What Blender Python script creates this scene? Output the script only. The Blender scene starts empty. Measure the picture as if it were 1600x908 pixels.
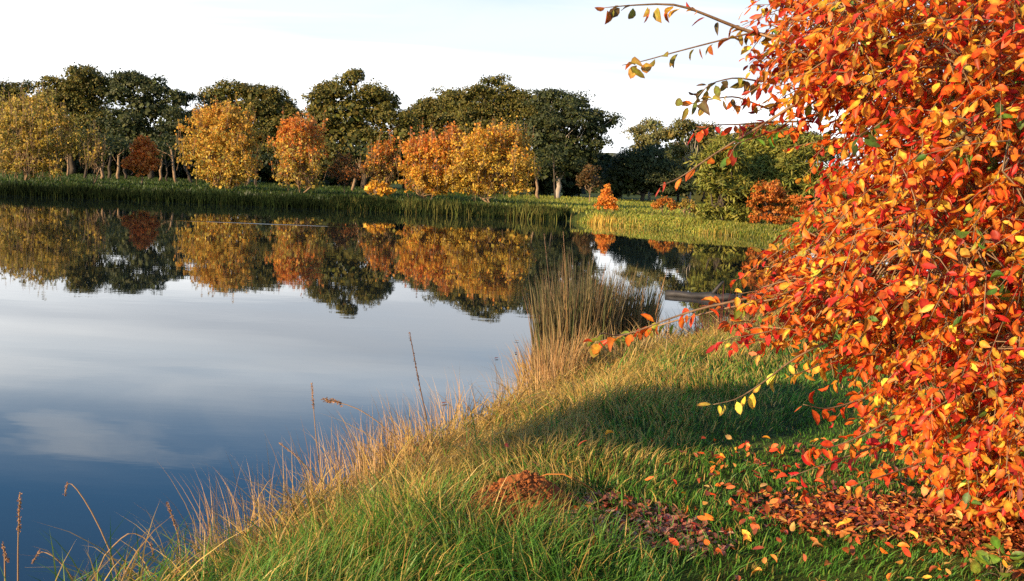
import bpy, math, random
import numpy as np
from mathutils import Vector

R = np.random.default_rng(7)
random.seed(7)
scene = bpy.context.scene
col = scene.collection

# ------------------------------------------------------------------ camera
FPX = 1556.0                       # focal length in pixels of the 1600 px photograph
EYE = np.array([0.0, 0.0, 2.1])    # water surface is z = 0
PITCH = math.radians(6.3)
ROLL = math.radians(2.7)
fwd = np.array([0, math.cos(PITCH), -math.sin(PITCH)])
up0 = np.array([0, math.sin(PITCH), math.cos(PITCH)])
rt0 = np.array([1.0, 0, 0])
upv = up0 * math.cos(ROLL) - rt0 * math.sin(ROLL)
rtv = rt0 * math.cos(ROLL) + up0 * math.sin(ROLL)
cam_d = bpy.data.cameras.new('camera')
cam = bpy.data.objects.new('camera', cam_d)
col.objects.link(cam)
from mathutils import Matrix
cam.matrix_world = Matrix(((rtv[0], upv[0], -fwd[0], EYE[0]),
                           (rtv[1], upv[1], -fwd[1], EYE[1]),
                           (rtv[2], upv[2], -fwd[2], EYE[2]), (0, 0, 0, 1)))
cam_d.sensor_width = 36
cam_d.lens = 36 * FPX / 1600
cam_d.clip_end = 6000
cam_d.clip_start = 0.05
scene.camera = cam

# ------------------------------------------------------------------ sun and sky
SUN_EL = math.radians(15)
SUN_AZ = math.radians(50)          # how far to the left of straight behind the camera
sun_dir = np.array([-math.sin(SUN_AZ) * math.cos(SUN_EL), -math.cos(SUN_AZ) * math.cos(SUN_EL), math.sin(SUN_EL)])
sl = bpy.data.lights.new('sun', 'SUN')
sl.energy = 5.0
sl.angle = math.radians(0.5)
sl.color = (1.0, 0.74, 0.46)
so = bpy.data.objects.new('sun', sl)
so.rotation_euler = Vector(sun_dir).to_track_quat('Z', 'Y').to_euler()
so.location = (-20, -20, 30)
col.objects.link(so)

world = bpy.data.worlds.new('World')
scene.world = world
world.use_nodes = True
wn, wl = world.node_tree.nodes, world.node_tree.links
wn.clear()


def W(t, **kw):
    n = wn.new(t)
    for k, v in kw.items():
        setattr(n, k, v)
    return n


def wmath(op, a, b=None, c=None):
    n = W('ShaderNodeMath', operation=op)
    for i, v in enumerate((a, b, c)):
        if v is None:
            continue
        if isinstance(v, (int, float)):
            n.inputs[i].default_value = v
        else:
            wl.new(v, n.inputs[i])
    return n.outputs[0]


def wmap(v, a, b, c=0.0, d=1.0, smooth=True):
    n = W('ShaderNodeMapRange', interpolation_type='SMOOTHSTEP' if smooth else 'LINEAR')
    wl.new(v, n.inputs[0])
    for i, q in zip((1, 2, 3, 4), (a, b, c, d)):
        n.inputs[i].default_value = q
    return n.outputs[0]


sky = W('ShaderNodeTexSky', sky_type='NISHITA', sun_disc=False)
sky.sun_elevation = SUN_EL
sky.sun_rotation = math.atan2(sun_dir[0], sun_dir[1])
sky.air_density = 1.0
sky.dust_density = 0.6
sky.ozone_density = 1.6
tc = W('ShaderNodeTexCoord')
sx = W('ShaderNodeSeparateXYZ')
wl.new(tc.outputs['Generated'], sx.inputs[0])
el = sx.outputs[2]
den = wmath('ADD', wmath('MAXIMUM', el, 0.0), 0.10)
px_ = wmath('DIVIDE', sx.outputs[0], den)
py_ = wmath('DIVIDE', sx.outputs[1], den)
cv = W('ShaderNodeCombineXYZ')
wl.new(px_, cv.inputs[0]); wl.new(py_, cv.inputs[1])
nz = W('ShaderNodeTexNoise'); nz.inputs['Scale'].default_value = 0.75
nz.inputs['Detail'].default_value = 6; nz.inputs['Roughness'].default_value = 0.55
nz.inputs['Distortion'].default_value = 0.6
mp = W('ShaderNodeMapping'); mp.inputs['Scale'].default_value = (0.75, 1.5, 1); mp.inputs['Location'].default_value = (1.7, 0.4, 0)
mp.inputs['Rotation'].default_value = (0, 0, math.radians(18))
wl.new(cv.outputs[0], mp.inputs[0]); wl.new(mp.outputs[0], nz.inputs['Vector'])
noise = nz.outputs[0]
# a bank of bright thin cloud low in the sky, breaking into wisps higher up
bank = wmap(el, 0.10, 0.36, 1.0, 0.0)
edge = wmath('ADD', wmath('MULTIPLY', wmath('SUBTRACT', noise, 0.5), 0.75), bank)
bank_f = wmap(edge, 0.10, 1.0)
wisp = wmath('MULTIPLY', wmap(noise, 0.54, 0.74, 0.0, 0.75), wmap(el, 0.2, 0.30, 0.2, 1.0))
nz3 = W('ShaderNodeTexNoise'); nz3.inputs['Scale'].default_value = 1.5; nz3.inputs['Detail'].default_value = 7; nz3.inputs['Distortion'].default_value = 0.35
mp3 = W('ShaderNodeMapping'); mp3.inputs['Scale'].default_value = (0.9, 1.9, 1); mp3.inputs['Location'].default_value = (2.2, 8.4, 0); mp3.inputs['Rotation'].default_value = (0, 0, math.radians(25))
wl.new(cv.outputs[0], mp3.inputs[0]); wl.new(mp3.outputs[0], nz3.inputs['Vector'])
wisp2 = wmath('MULTIPLY', wmap(nz3.outputs[0], 0.48, 0.70, 0.0, 0.62), wmath('MULTIPLY', wmap(el, 0.15, 0.21), wmap(el, 0.255, 0.31, 1.0, 0.0)))
cf = wmath('MAXIMUM', wmath('MAXIMUM', bank_f, wisp), wisp2)
# light and grey parts of the cloud bank
nz2 = W('ShaderNodeTexNoise'); nz2.inputs['Scale'].default_value = 0.55; nz2.inputs['Detail'].default_value = 5
mp2 = W('ShaderNodeMapping'); mp2.inputs['Scale'].default_value = (0.35, 1.3, 1); mp2.inputs['Location'].default_value = (4.2, 1.1, 0)
wl.new(cv.outputs[0], mp2.inputs[0]); wl.new(mp2.outputs[0], nz2.inputs['Vector'])
cr = W('ShaderNodeValToRGB')
cr.color_ramp.elements[0].position = 0.36; cr.color_ramp.elements[0].color = (0.58, 0.625, 0.685, 1)
cr.color_ramp.elements[1].position = 0.52; cr.color_ramp.elements[1].color = (0.96, 0.985, 1.0, 1)
wl.new(nz2.outputs[0], cr.inputs[0])
SKY_STRENGTH = 0.085
CLOUD_GAIN = 0.88 / SKY_STRENGTH
cs = W('ShaderNodeVectorMath', operation='SCALE'); cs.inputs['Scale'].default_value = CLOUD_GAIN
wl.new(cr.outputs[0], cs.inputs[0])
mx = W('ShaderNodeMix', data_type='RGBA')
tint = W('ShaderNodeVectorMath', operation='MULTIPLY'); tint.inputs[1].default_value = (0.62, 1.06, 1.42)
wl.new(sky.outputs[0], tint.inputs[0])
wl.new(cf, mx.inputs[0]); wl.new(tint.outputs[0], mx.inputs[6]); wl.new(cs.outputs[0], mx.inputs[7])
bg = W('ShaderNodeBackground'); bg.inputs['Strength'].default_value = SKY_STRENGTH
wl.new(mx.outputs[2], bg.inputs[0])
wo = W('ShaderNodeOutputWorld'); wl.new(bg.outputs[0], wo.inputs[0])

vs = scene.view_settings
vs.view_transform = 'Standard'
vs.look = 'None'
vs.exposure = 0.9
vs.gamma = 1.0
vs.use_curve_mapping = False
scene.render.engine = 'CYCLES'
cy = scene.cycles
cy.max_bounces = 6
cy.diffuse_bounces = 4
cy.glossy_bounces = 3
cy.transmission_bounces = 3
cy.transparent_max_bounces = 4
cy.use_denoising = False
cy.caustics_reflective = False
cy.caustics_refractive = False


# ------------------------------------------------------------------ helpers
def ray(px, py):
    return fwd + rtv * ((px - 800) / FPX) + upv * ((454 - py) / FPX)


def at(px, py, Y):
    """the point at ground distance Y that the photograph shows at this pixel"""
    d = ray(px, py)
    return EYE + d * (Y / d[1])


def norm(v):
    return v / (np.linalg.norm(v, axis=-1, keepdims=True) + 1e-9)


def mesh_obj(name, V, faces_flat, sizes, mat, parent=None, colors=None, smooth=False, loc=None):
    """one mesh object from arrays; V is world space, stored relative to loc"""
    me = bpy.data.meshes.new(name)
    V = np.asarray(V, dtype=np.float32)
    if loc is not None:
        V = V - np.asarray(loc, dtype=np.float32)
    me.vertices.add(len(V)); me.vertices.foreach_set('co', V.ravel())
    faces_flat = np.asarray(faces_flat, dtype=np.int32); sizes = np.asarray(sizes, dtype=np.int32)
    me.loops.add(len(faces_flat)); me.loops.foreach_set('vertex_index', faces_flat)
    me.polygons.add(len(sizes))
    me.polygons.foreach_set('loop_start', np.concatenate(([0], np.cumsum(sizes)[:-1])).astype(np.int32))
    if smooth:
        me.polygons.foreach_set('use_smooth', np.ones(len(sizes), dtype=bool))
    if colors is not None:
        a = me.color_attributes.new('Col', 'FLOAT_COLOR', 'POINT')
        c = np.ones((len(V), 4), dtype=np.float32); c[:, :3] = colors
        a.data.foreach_set('color', c.ravel())
    me.update(calc_edges=True)
    me.validate()
    me.materials.append(mat)
    o = bpy.data.objects.new(name, me)
    col.objects.link(o)
    if parent is not None:
        o.parent = parent
    elif loc is not None:
        o.location = loc
    return o


def tag(o, label=None, cat=None, group=None, kind=None):
    for k, v in (('label', label), ('category', cat), ('group', group), ('kind', kind)):
        if v:
            o[k] = v
    return o


def root(name, loc):
    o = bpy.data.objects.new(name, None)
    o.empty_display_size = 0.3
    o.location = [float(q) for q in loc]
    col.objects.link(o)
    return o


class Geo:
    """collects pieces for one mesh"""

    def __init__(s):
        s.V, s.F, s.S, s.C, s.n = [], [], [], [], 0

    def add(s, V, F, S, C=None):
        V = np.asarray(V, dtype=np.float64).reshape(-1, 3)
        s.V.append(V); s.F.append(np.asarray(F, dtype=np.int64).ravel() + s.n); s.S.append(np.asarray(S).ravel())
        if C is None:
            C = np.ones((len(V), 3))
        C = np.asarray(C, dtype=np.float64)
        if C.ndim == 1:
            C = np.tile(C, (len(V), 1))
        s.C.append(C); s.n += len(V)

    def build(s, name, mat, parent=None, smooth=False, loc=None):
        return mesh_obj(name, np.concatenate(s.V), np.concatenate(s.F), np.concatenate(s.S), mat, parent,
                        np.concatenate(s.C), smooth, loc)


def add_tube(g, pts, radii, sides=5, c=None, cap=True):
    pts = np.asarray(pts, dtype=float); n = len(pts)
    radii = np.broadcast_to(np.asarray(radii, dtype=float), (n,))
    t = np.gradient(pts, axis=0); t = norm(t)
    ref = np.array([0, 0, 1.0]) if abs(t[0][2]) < 0.9 else np.array([1.0, 0, 0])
    u = norm(np.cross(t, ref)); w = np.cross(t, u)
    a = np.arange(sides) * 2 * math.pi / sides
    V = (pts[:, None, :] + radii[:, None, None] * (np.cos(a)[None, :, None] * u[:, None, :] + np.sin(a)[None, :, None] * w[:, None, :])).reshape(-1, 3)
    i = np.arange(n - 1)[:, None] * sides; j = np.arange(sides)[None, :]; k = (j + 1) % sides
    F = np.stack([i + j, i + k, i + sides + k, i + sides + j], -1).reshape(-1)
    S = [4] * ((n - 1) * sides)
    if cap:
        F = np.concatenate([F, np.arange(sides)[::-1], (n - 1) * sides + np.arange(sides)])
        S = S + [sides, sides]
    g.add(V, F, S, c)


def curve_pts(p0, p1, n=6, sag=0.0, jitter=0.0, rise=0.0):
    p0 = np.asarray(p0, float); p1 = np.asarray(p1, float)
    t = np.linspace(0, 1, n)[:, None]
    P = p0 + (p1 - p0) * t
    P[:, 2] += (4 * t * (1 - t))[:, 0] * rise - (t ** 2)[:, 0] * sag
    if jitter:
        J = R.normal(0, jitter, (n, 3)); J[0] = 0; J[-1] = 0
        P += J
    return P


def scatter(g, tv, tf, ts, pos, ax, ay, az, scale, colors, vt=None):
    """copies of a small template (leaf) into g; ax, ay, az are its axes in world space"""
    N = len(pos); n = len(tv)
    scale = np.broadcast_to(np.asarray(scale, float), (N,))
    V = pos[:, None, :] + scale[:, None, None] * (tv[None, :, 0:1] * ax[:, None, :] + tv[None, :, 1:2] * ay[:, None, :] + tv[None, :, 2:3] * az[:, None, :])
    F = (np.asarray(tf)[None, :] + (np.arange(N) * n)[:, None]).ravel()
    S = np.tile(np.asarray(ts), N)
    C = np.repeat(colors, n, axis=0)
    if vt is not None:
        C = C * np.tile(vt, (N, 1))
    g.add(V.reshape(-1, 3), F, S, C)


def frame(direction, normal):
    """leaf axes: y along the leaf, z its upper face"""
    y = norm(direction)
    x = norm(np.cross(y, normal))
    z = np.cross(x, y)
    return x, y, z


def pick(pal, n, jit=0.12):
    pal = np.asarray(pal, float)
    w = pal[:, 3] / pal[:, 3].sum()
    c = pal[R.choice(len(pal), n, p=w), :3]
    return np.clip(c * np.exp(R.normal(0, jit, (n, 1))) * (1 + R.normal(0, jit * 0.3, (n, 3))), 0.002, 0.95)


def fbm(x, y, s=1.0, seed=0.0):
    x = np.asarray(x) * s; y = np.asarray(y) * s
    v = 0
    amp = 1.0
    for k in range(4):
        a = seed * 1.7 + k * 2.1
        v = v + amp * np.sin(x * 1.3 + 1.9 * np.sin(y * 0.9 + a) + a) * np.cos(y * 1.1 + 1.7 * np.sin(x * 0.8 - a) + 2 * a)
        x, y = x * 1.9 + y * 0.5, y * 1.9 - x * 0.5
        amp *= 0.5
    return v / 1.9


# ------------------------------------------------------------------ materials
def new_mat(name):
    m = bpy.data.materials.new(name); m.use_nodes = True
    m.node_tree.nodes.clear()
    return m, m.node_tree.nodes, m.node_tree.links


def leaf_mat(name, trans=0.35, rough=0.5, spec=0.3, vary=0.0, tint=(1.0, 1.0, 1.0)):
    m, n, l = new_mat(name)
    at_ = n.new('ShaderNodeAttribute'); at_.attribute_name = 'Col'
    c = at_.outputs['Color']
    if vary:
        tx = n.new('ShaderNodeTexCoord')
        no = n.new('ShaderNodeTexNoise'); no.inputs['Scale'].default_value = vary; no.inputs['Detail'].default_value = 3
        l.new(tx.outputs['Object'], no.inputs['Vector'])
        mr = n.new('ShaderNodeMapRange'); mr.inputs[1].default_value = 0.3; mr.inputs[2].default_value = 0.7
        mr.inputs[3].default_value = 0.68; mr.inputs[4].default_value = 1.32
        l.new(no.outputs[0], mr.inputs[0])
        sc = n.new('ShaderNodeVectorMath'); sc.operation = 'SCALE'
        l.new(c, sc.inputs[0]); l.new(mr.outputs[0], sc.inputs['Scale'])
        c = sc.outputs[0]
        # blotches where the green or red has turned
        nb = n.new('ShaderNodeTexNoise'); nb.inputs['Scale'].default_value = vary * 0.6; nb.inputs['Detail'].default_value = 2
        l.new(tx.outputs['Object'], nb.inputs['Vector'])
        mb = n.new('ShaderNodeMapRange'); mb.inputs[1].default_value = 0.52; mb.inputs[2].default_value = 0.68; mb.inputs[4].default_value = 0.75
        l.new(nb.outputs[0], mb.inputs[0])
        bl = n.new('ShaderNodeMix'); bl.data_type = 'RGBA'; bl.blend_type = 'MULTIPLY'
        bl.inputs[7].default_value = (0.95, 0.62, 0.6, 1)
        l.new(mb.outputs[0], bl.inputs[0]); l.new(c, bl.inputs[6])
        c = bl.outputs[2]
    p = n.new('ShaderNodeBsdfPrincipled')
    p.inputs['Roughness'].default_value = rough
    p.inputs['Specular IOR Level'].default_value = spec
    l.new(c, p.inputs['Base Color'])
    t = n.new('ShaderNodeBsdfTranslucent')
    tm = n.new('ShaderNodeVectorMath'); tm.operation = 'MULTIPLY'; tm.inputs[1].default_value = tint
    l.new(c, tm.inputs[0]); l.new(tm.outputs[0], t.inputs[0])
    mixn = n.new('ShaderNodeMixShader'); mixn.inputs[0].default_value = trans
    l.new(p.outputs[0], mixn.inputs[1]); l.new(t.outputs[0], mixn.inputs[2])
    o = n.new('ShaderNodeOutputMaterial'); l.new(mixn.outputs[0], o.inputs[0])
    return m


def noise_mat(name, c1, c2, scale=6, rough=0.85, bump=0.3, bscale=None, c3=None, use_col=False, stretch=None, spec=0.3, dist=0.02):
    m, n, l = new_mat(name)
    tx = n.new('ShaderNodeTexCoord')
    vec = tx.outputs['Object']
    if stretch:
        mpn = n.new('ShaderNodeMapping'); mpn.inputs['Scale'].default_value = stretch
        l.new(vec, mpn.inputs[0]); vec = mpn.outputs[0]
    no = n.new('ShaderNodeTexNoise'); no.inputs['Scale'].default_value = scale; no.inputs['Detail'].default_value = 8
    no.inputs['Roughness'].default_value = 0.65
    l.new(vec, no.inputs['Vector'])
    rp = n.new('ShaderNodeValToRGB')
    rp.color_ramp.elements[0].position = 0.34; rp.color_ramp.elements[0].color = (*c1, 1)
    rp.color_ramp.elements[1].position = 0.66; rp.color_ramp.elements[1].color = (*c2, 1)
    if c3:
        e = rp.color_ramp.elements.new(0.5); e.color = (*c3, 1)
    l.new(no.outputs[0], rp.inputs[0])
    p = n.new('ShaderNodeBsdfPrincipled'); p.inputs['Roughness'].default_value = rough
    p.inputs['Specular IOR Level'].default_value = spec
    l.new(rp.outputs[0], p.inputs['Base Color'])
    no2 = n.new('ShaderNodeTexNoise'); no2.inputs['Scale'].default_value = bscale or scale * 4; no2.inputs['Detail'].default_value = 6
    l.new(vec, no2.inputs['Vector'])
    b = n.new('ShaderNodeBump'); b.inputs['Strength'].default_value = bump; b.inputs['Distance'].default_value = dist
    l.new(no2.outputs[0], b.inputs['Height']); l.new(b.outputs[0], p.inputs['Normal'])
    o = n.new('ShaderNodeOutputMaterial'); l.new(p.outputs[0], o.inputs[0])
    return m


M_FOL = leaf_mat('far_foliage', 0.22, 0.55, 0.25)
M_AUT = leaf_mat('autumn_foliage', 0.42, 0.5, 0.25)
M_NEAR = leaf_mat('glossy_autumn_leaf', 0.5, 0.45, 0.35, vary=55)
M_LITTER = leaf_mat('fallen_leaf', 0.12, 0.5, 0.3, vary=40)
M_GRASS = leaf_mat('grass_blade', 0.42, 0.45, 0.3)
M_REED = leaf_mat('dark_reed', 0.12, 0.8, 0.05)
M_DRY = leaf_mat('dry_stem', 0.3, 0.6, 0.2)
M_BARK_D = noise_mat('dark_bark', (0.03, 0.022, 0.016), (0.10, 0.075, 0.05), 3, 0.9, 0.6, stretch=(1, 1, 0.25))
M_BARK_P = noise_mat('pale_gum_bark', (0.25, 0.20, 0.15), (0.5, 0.42, 0.33), 2, 0.8, 0.4, stretch=(1, 1, 0.3))
M_BARK_T = noise_mat('twig_bark', (0.16, 0.10, 0.055), (0.34, 0.22, 0.12), 14, 0.75, 0.4, stretch=(1, 1, 0.4), dist=0.004)
M_SOIL = noise_mat('red_soil', (0.18, 0.054, 0.014), (0.42, 0.145, 0.034), 9, 0.95, 1.0, 38, c3=(0.26, 0.08, 0.02), dist=0.03)
M_LOG = noise_mat('wet_log', (0.012, 0.011, 0.011), (0.045, 0.042, 0.042), 3, 0.6, 0.5, stretch=(0.3, 1, 1))

# ------------------------------------------------------------------ terrain
POND = np.array([(-2.15, 3.6), (-1.62, 4.8), (-1.25, 5.8), (-0.8, 7.0), (-0.15, 8.7), (0.75, 10.6), (2.2, 13), (4.4, 15.8), (8, 20),
                 (14, 25), (20, 32), (22, 39), (17, 44), (11.5, 46), (8.5, 49.5), (4.5, 53.5), (2, 56.5), (-5, 57.5), (-15, 57), (-30, 56),
                 (-45, 54), (-65, 50), (-82, 38), (-85, 20), (-60, 10), (-40, 5), (-20, 2.0), (-10, 0.8), (-5, 0.5), (-2.9, 1.6)], float)


def smooth_poly(P, it=3):
    for _ in range(it):
        Q = np.roll(P, -1, axis=0)
        P = np.stack([P * 0.75 + Q * 0.25, P * 0.25 + Q * 0.75], 1).reshape(-1, 2)
    return P


PONDS = smooth_poly(POND)


def shore_dist(x, y):
    """signed distance to the pond's edge, positive on land"""
    x = np.asarray(x, float).ravel(); y = np.asarray(y, float).ravel()
    out = np.empty(len(x))
    A = PONDS; B = np.roll(PONDS, -1, axis=0); E = B - A; L2 = (E ** 2).sum(1)
    for s in range(0, len(x), 20000):
        P = np.stack([x[s:s + 20000], y[s:s + 20000]], 1)
        d = P[:, None, :] - A[None]
        t = np.clip((d * E[None]).sum(-1) / L2, 0, 1)
        dd = np.sqrt(((d - t[..., None] * E[None]) ** 2).sum(-1).min(1))
        yy = P[:, 1][:, None]; xx = P[:, 0][:, None]
        c = ((A[:, 1] > yy) != (B[:, 1] > yy)) & (xx < (B[:, 0] - A[:, 0]) * (yy - A[:, 1]) / (B[:, 1] - A[:, 1] + 1e-12) + A[:, 0])
        out[s:s + 20000] = np.where(c.sum(1) % 2 == 1, -dd, dd)
    return out


def sstep(a, b, v):
    t = np.clip((v - a) / (b - a), 0, 1)
    return t * t * (3 - 2 * t)


def ground(x, y, d=None):
    x = np.asarray(x, float).ravel(); y = np.asarray(y, float).ravel()
    if d is None:
        d = shore_dist(x, y)
    r = np.hypot(x, y)
    land = 0.12 * sstep(0, 0.25, d) + 0.38 * sstep(0.1, 1.5, d)
    z = np.where(d > 0, land, np.maximum(d * 0.35, -1.2))
    bump = 0.03 * fbm(x, y, 1.7, 1) + 0.05 * fbm(x, y, 0.45, 3)
    z = z + bump * sstep(0.1, 1.0, d) * np.where(r < 60, 1, 1.0)
    z = z + 0.0012 * np.maximum(r - 140, 0) * np.where(d > 0, 1, 0)
    return z


def gz(x, y):
    return float(ground([x], [y])[0])


rad = np.unique(np.concatenate([np.linspace(0.3, 18, 110), np.geomspace(18, 40, 26), np.linspace(40, 64, 60), np.geomspace(64, 160, 40), np.geomspace(160, 4500, 30)]))
ang = np.radians(np.unique(np.concatenate([np.linspace(-46, 46, 185), np.linspace(46, 314, 90)])))[:-1]
RR, AA = np.meshgrid(rad, ang, indexing='ij')
GX, GY = (RR * np.sin(AA)).ravel(), (RR * np.cos(AA)).ravel()
GZ = ground(GX, GY)
nr, na = RR.shape
i, j = np.meshgrid(np.arange(nr - 1), np.arange(na), indexing='ij')
k = (j + 1) % na
F = np.stack([i * na + j, (i + 1) * na + j, (i + 1) * na + k, i * na + k], -1).reshape(-1)
V = np.stack([GX, GY, GZ], 1)
V = np.concatenate([V, [[0, 0, gz(0, 0)]]])
F = np.concatenate([F, np.stack([np.full(na, len(V) - 1), np.arange(na), (np.arange(na) + 1) % na], 1).ravel()])
S = np.concatenate([np.full((nr - 1) * na, 4), np.full(na, 3)])


def ground_material():
    m, n, l = new_mat('meadow_ground')
    tx = n.new('ShaderNodeTexCoord')
    def noi(s, det=6, ro=0.6):
        q = n.new('ShaderNodeTexNoise'); q.inputs['Scale'].default_value = s; q.inputs['Detail'].default_value = det
        q.inputs['Roughness'].default_value = ro
        l.new(tx.outputs['Object'], q.inputs['Vector']); return q.outputs[0]
    r1 = n.new('ShaderNodeValToRGB')
    r1.color_ramp.elements[0].position = 0.35; r1.color_ramp.elements[0].color = (0.035, 0.05, 0.013, 1)
    r1.color_ramp.elements[1].position = 0.7; r1.color_ramp.elements[1].color = (0.12, 0.13, 0.03, 1)
    e = r1.color_ramp.elements.new(0.5); e.color = (0.065, 0.10, 0.02, 1)
    l.new(noi(0.55), r1.inputs[0])
    r2 = n.new('ShaderNodeValToRGB')
    r2.color_ramp.elements[0].position = 0.4; r2.color_ramp.elements[0].color = (0.55, 0.5, 0.4, 1)
    r2.color_ramp.elements[1].position = 0.65; r2.color_ramp.elements[1].color = (1.25, 1.2, 1.1, 1)
    l.new(noi(9, 8, 0.7), r2.inputs[0])
    mu = n.new('ShaderNodeVectorMath'); mu.operation = 'MULTIPLY'
    l.new(r1.outputs[0], mu.inputs[0]); l.new(r2.outputs[0], mu.inputs[1])
    p = n.new('ShaderNodeBsdfPrincipled'); p.inputs['Roughness'].default_value = 0.95; p.inputs['Specular IOR Level'].default_value = 0.1
    l.new(mu.outputs[0], p.inputs['Base Color'])
    b = n.new('ShaderNodeBump'); b.inputs['Strength'].default_value = 0.8; b.inputs['Distance'].default_value = 0.03
    l.new(noi(22, 6, 0.7), b.inputs['Height']); l.new(b.outputs[0], p.inputs['Normal'])
    o = n.new('ShaderNodeOutputMaterial'); l.new(p.outputs[0], o.inputs[0])
    return m


g = mesh_obj('ground', V, F, S, ground_material(), smooth=True)
tag(g, kind='structure')


# ------------------------------------------------------------------ water
def water_material():
    m, n, l = new_mat('pond_water')
    tx = n.new('ShaderNodeTexCoord')
    mpn = n.new('ShaderNodeMapping'); mpn.inputs['Scale'].default_value = (0.6, 1.6, 1)
    l.new(tx.outputs['Object'], mpn.inputs[0])
    n1 = n.new('ShaderNodeTexNoise'); n1.inputs['Scale'].default_value = 1.6; n1.inputs['Detail'].default_value = 3
    l.new(mpn.outputs[0], n1.inputs['Vector'])
    b1 = n.new('ShaderNodeBump'); b1.inputs['Strength'].default_value = 1.0; b1.inputs['Distance'].default_value = 0.0006
    nq = n.new('ShaderNodeTexNoise'); nq.inputs['Scale'].default_value = 0.16; nq.inputs['Detail'].default_value = 3
    l.new(mpn.outputs[0], nq.inputs['Vector'])
    mq = n.new('ShaderNodeMapRange'); mq.inputs[1].default_value = 0.42; mq.inputs[2].default_value = 0.66; mq.inputs[3].default_value = 0.35; mq.inputs[4].default_value = 2.2
    l.new(nq.outputs[0], mq.inputs[0])
    hq = n.new('ShaderNodeMath'); hq.operation = 'MULTIPLY'; l.new(n1.outputs[0], hq.inputs[0]); l.new(mq.outputs[0], hq.inputs[1])
    l.new(hq.outputs[0], b1.inputs['Height'])
    # the thin wake line on the far water: a low crest
    P0 = at(248, 343, 40); P1 = at(575, 356, 40)
    def onw(px, py):
        d = ray(px, py); return EYE + d * (-EYE[2] / d[2])
    P0, P1 = onw(235, 343), onw(585, 356)
    dv = (P1 - P0)[:2]; L = np.linalg.norm(dv); dv /= L; nv = np.array([-dv[1], dv[0]])
    sp = n.new('ShaderNodeSeparateXYZ'); l.new(tx.outputs['Object'], sp.inputs[0])
    def mt(op, a, b=None):
        q = n.new('ShaderNodeMath'); q.operation = op
        for ii, v in enumerate((a, b)):
            if v is None: continue
            if isinstance(v, (float, int)): q.inputs[ii].default_value = v
            else: l.new(v, q.inputs[ii])
        return q.outputs[0]
    X, Y = sp.outputs[0], sp.outputs[1]
    nw = n.new('ShaderNodeTexNoise'); nw.inputs['Scale'].default_value = 0.5; l.new(tx.outputs['Object'], nw.inputs['Vector'])
    across = mt('ADD', mt('ADD', mt('MULTIPLY', X, float(nv[0])), mt('MULTIPLY', Y, float(nv[1]))), float(-(P0[:2] @ nv)))
    across = mt('ADD', across, mt('MULTIPLY', mt('SUBTRACT', nw.outputs[0], 0.5), 0.5))
    along = mt('ADD', mt('ADD', mt('MULTIPLY', X, float(dv[0])), mt('MULTIPLY', Y, float(dv[1]))), float(-(P0[:2] @ dv)))
    ga = mt('POWER', 2.718, mt('MULTIPLY', mt('POWER', mt('DIVIDE', mt('ABSOLUTE', across), 0.2), 2.0), -1.0))
    mr = n.new('ShaderNodeMapRange'); mr.interpolation_type = 'SMOOTHSTEP'; mr.inputs[1].default_value = 0; mr.inputs[2].default_value = 3
    l.new(along, mr.inputs[0])
    mr2 = n.new('ShaderNodeMapRange'); mr2.interpolation_type = 'SMOOTHSTEP'; mr2.inputs[1].default_value = float(L); mr2.inputs[2].default_value = float(L - 3)
    l.new(along, mr2.inputs[0])
    h = mt('MULTIPLY', ga, mt('MULTIPLY', mr.outputs[0], mr2.outputs[0]))
    b2 = n.new('ShaderNodeBump'); b2.inputs['Strength'].default_value = 1.0; b2.inputs['Distance'].default_value = 0.022
    l.new(h, b2.inputs['Height']); l.new(b1.outputs[0], b2.inputs['Normal'])
    p = n.new('ShaderNodeBsdfPrincipled')
    p.inputs['Base Color'].default_value = (0.008, 0.013, 0.014, 1)
    p.inputs['Roughness'].default_value = 0.015
    p.inputs['IOR'].default_value = 1.8
    l.new(b2.outputs[0], p.inputs['Normal'])
    o = n.new('ShaderNodeOutputMaterial'); l.new(p.outputs[0], o.inputs[0])
    return m


wx = PONDS[:, 0]; wy = PONDS[:, 1]
cen = PONDS.mean(0)
WP = cen + (PONDS - cen) * 1.03 + norm(PONDS - cen) * 0.5
me_w = mesh_obj('water', np.concatenate([np.c_[WP, np.zeros(len(WP))]]), np.arange(len(WP)), [len(WP)], water_material())
tag(me_w, kind='structure')

# far hill seen through the gap in the trees
hx = np.linspace(-500, 700, 90); hy = np.linspace(520, 900, 30)
HX, HY = np.meshgrid(hx, hy, indexing='ij')
HZ = 0.5 + 22 * np.exp(-((HX - 66) / 62) ** 2) * np.sin(np.clip((HY - 520) / 380, 0, 1) * math.pi) ** 0.6 + 4 * fbm(HX, HY, 0.02, 2) * np.sin(np.clip((HY - 520) / 380, 0, 1) * math.pi)
a, b = HX.shape
i, j = np.meshgrid(np.arange(a - 1), np.arange(b - 1), indexing='ij')
F = np.stack([i * b + j, (i + 1) * b + j, (i + 1) * b + j + 1, i * b + j + 1], -1).reshape(-1)
M_HILL = noise_mat('wooded_hill', (0.07, 0.085, 0.05), (0.17, 0.16, 0.09), 0.09, 0.95, 1.0, 0.25, dist=3)  # distance haze put into the muted hill colours
tag(mesh_obj('hill', np.stack([HX, HY, HZ], -1).reshape(-1, 3), F, np.full((a - 1) * (b - 1), 4), M_HILL, smooth=True), kind='structure')

# ------------------------------------------------------------------ far trees
LEAF4 = (np.array([[0, 0, 0], [0.5, 0.5, 0.06], [0, 1, 0], [-0.5, 0.5, 0.06]], float), [0, 1, 2, 3], [4])


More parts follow.
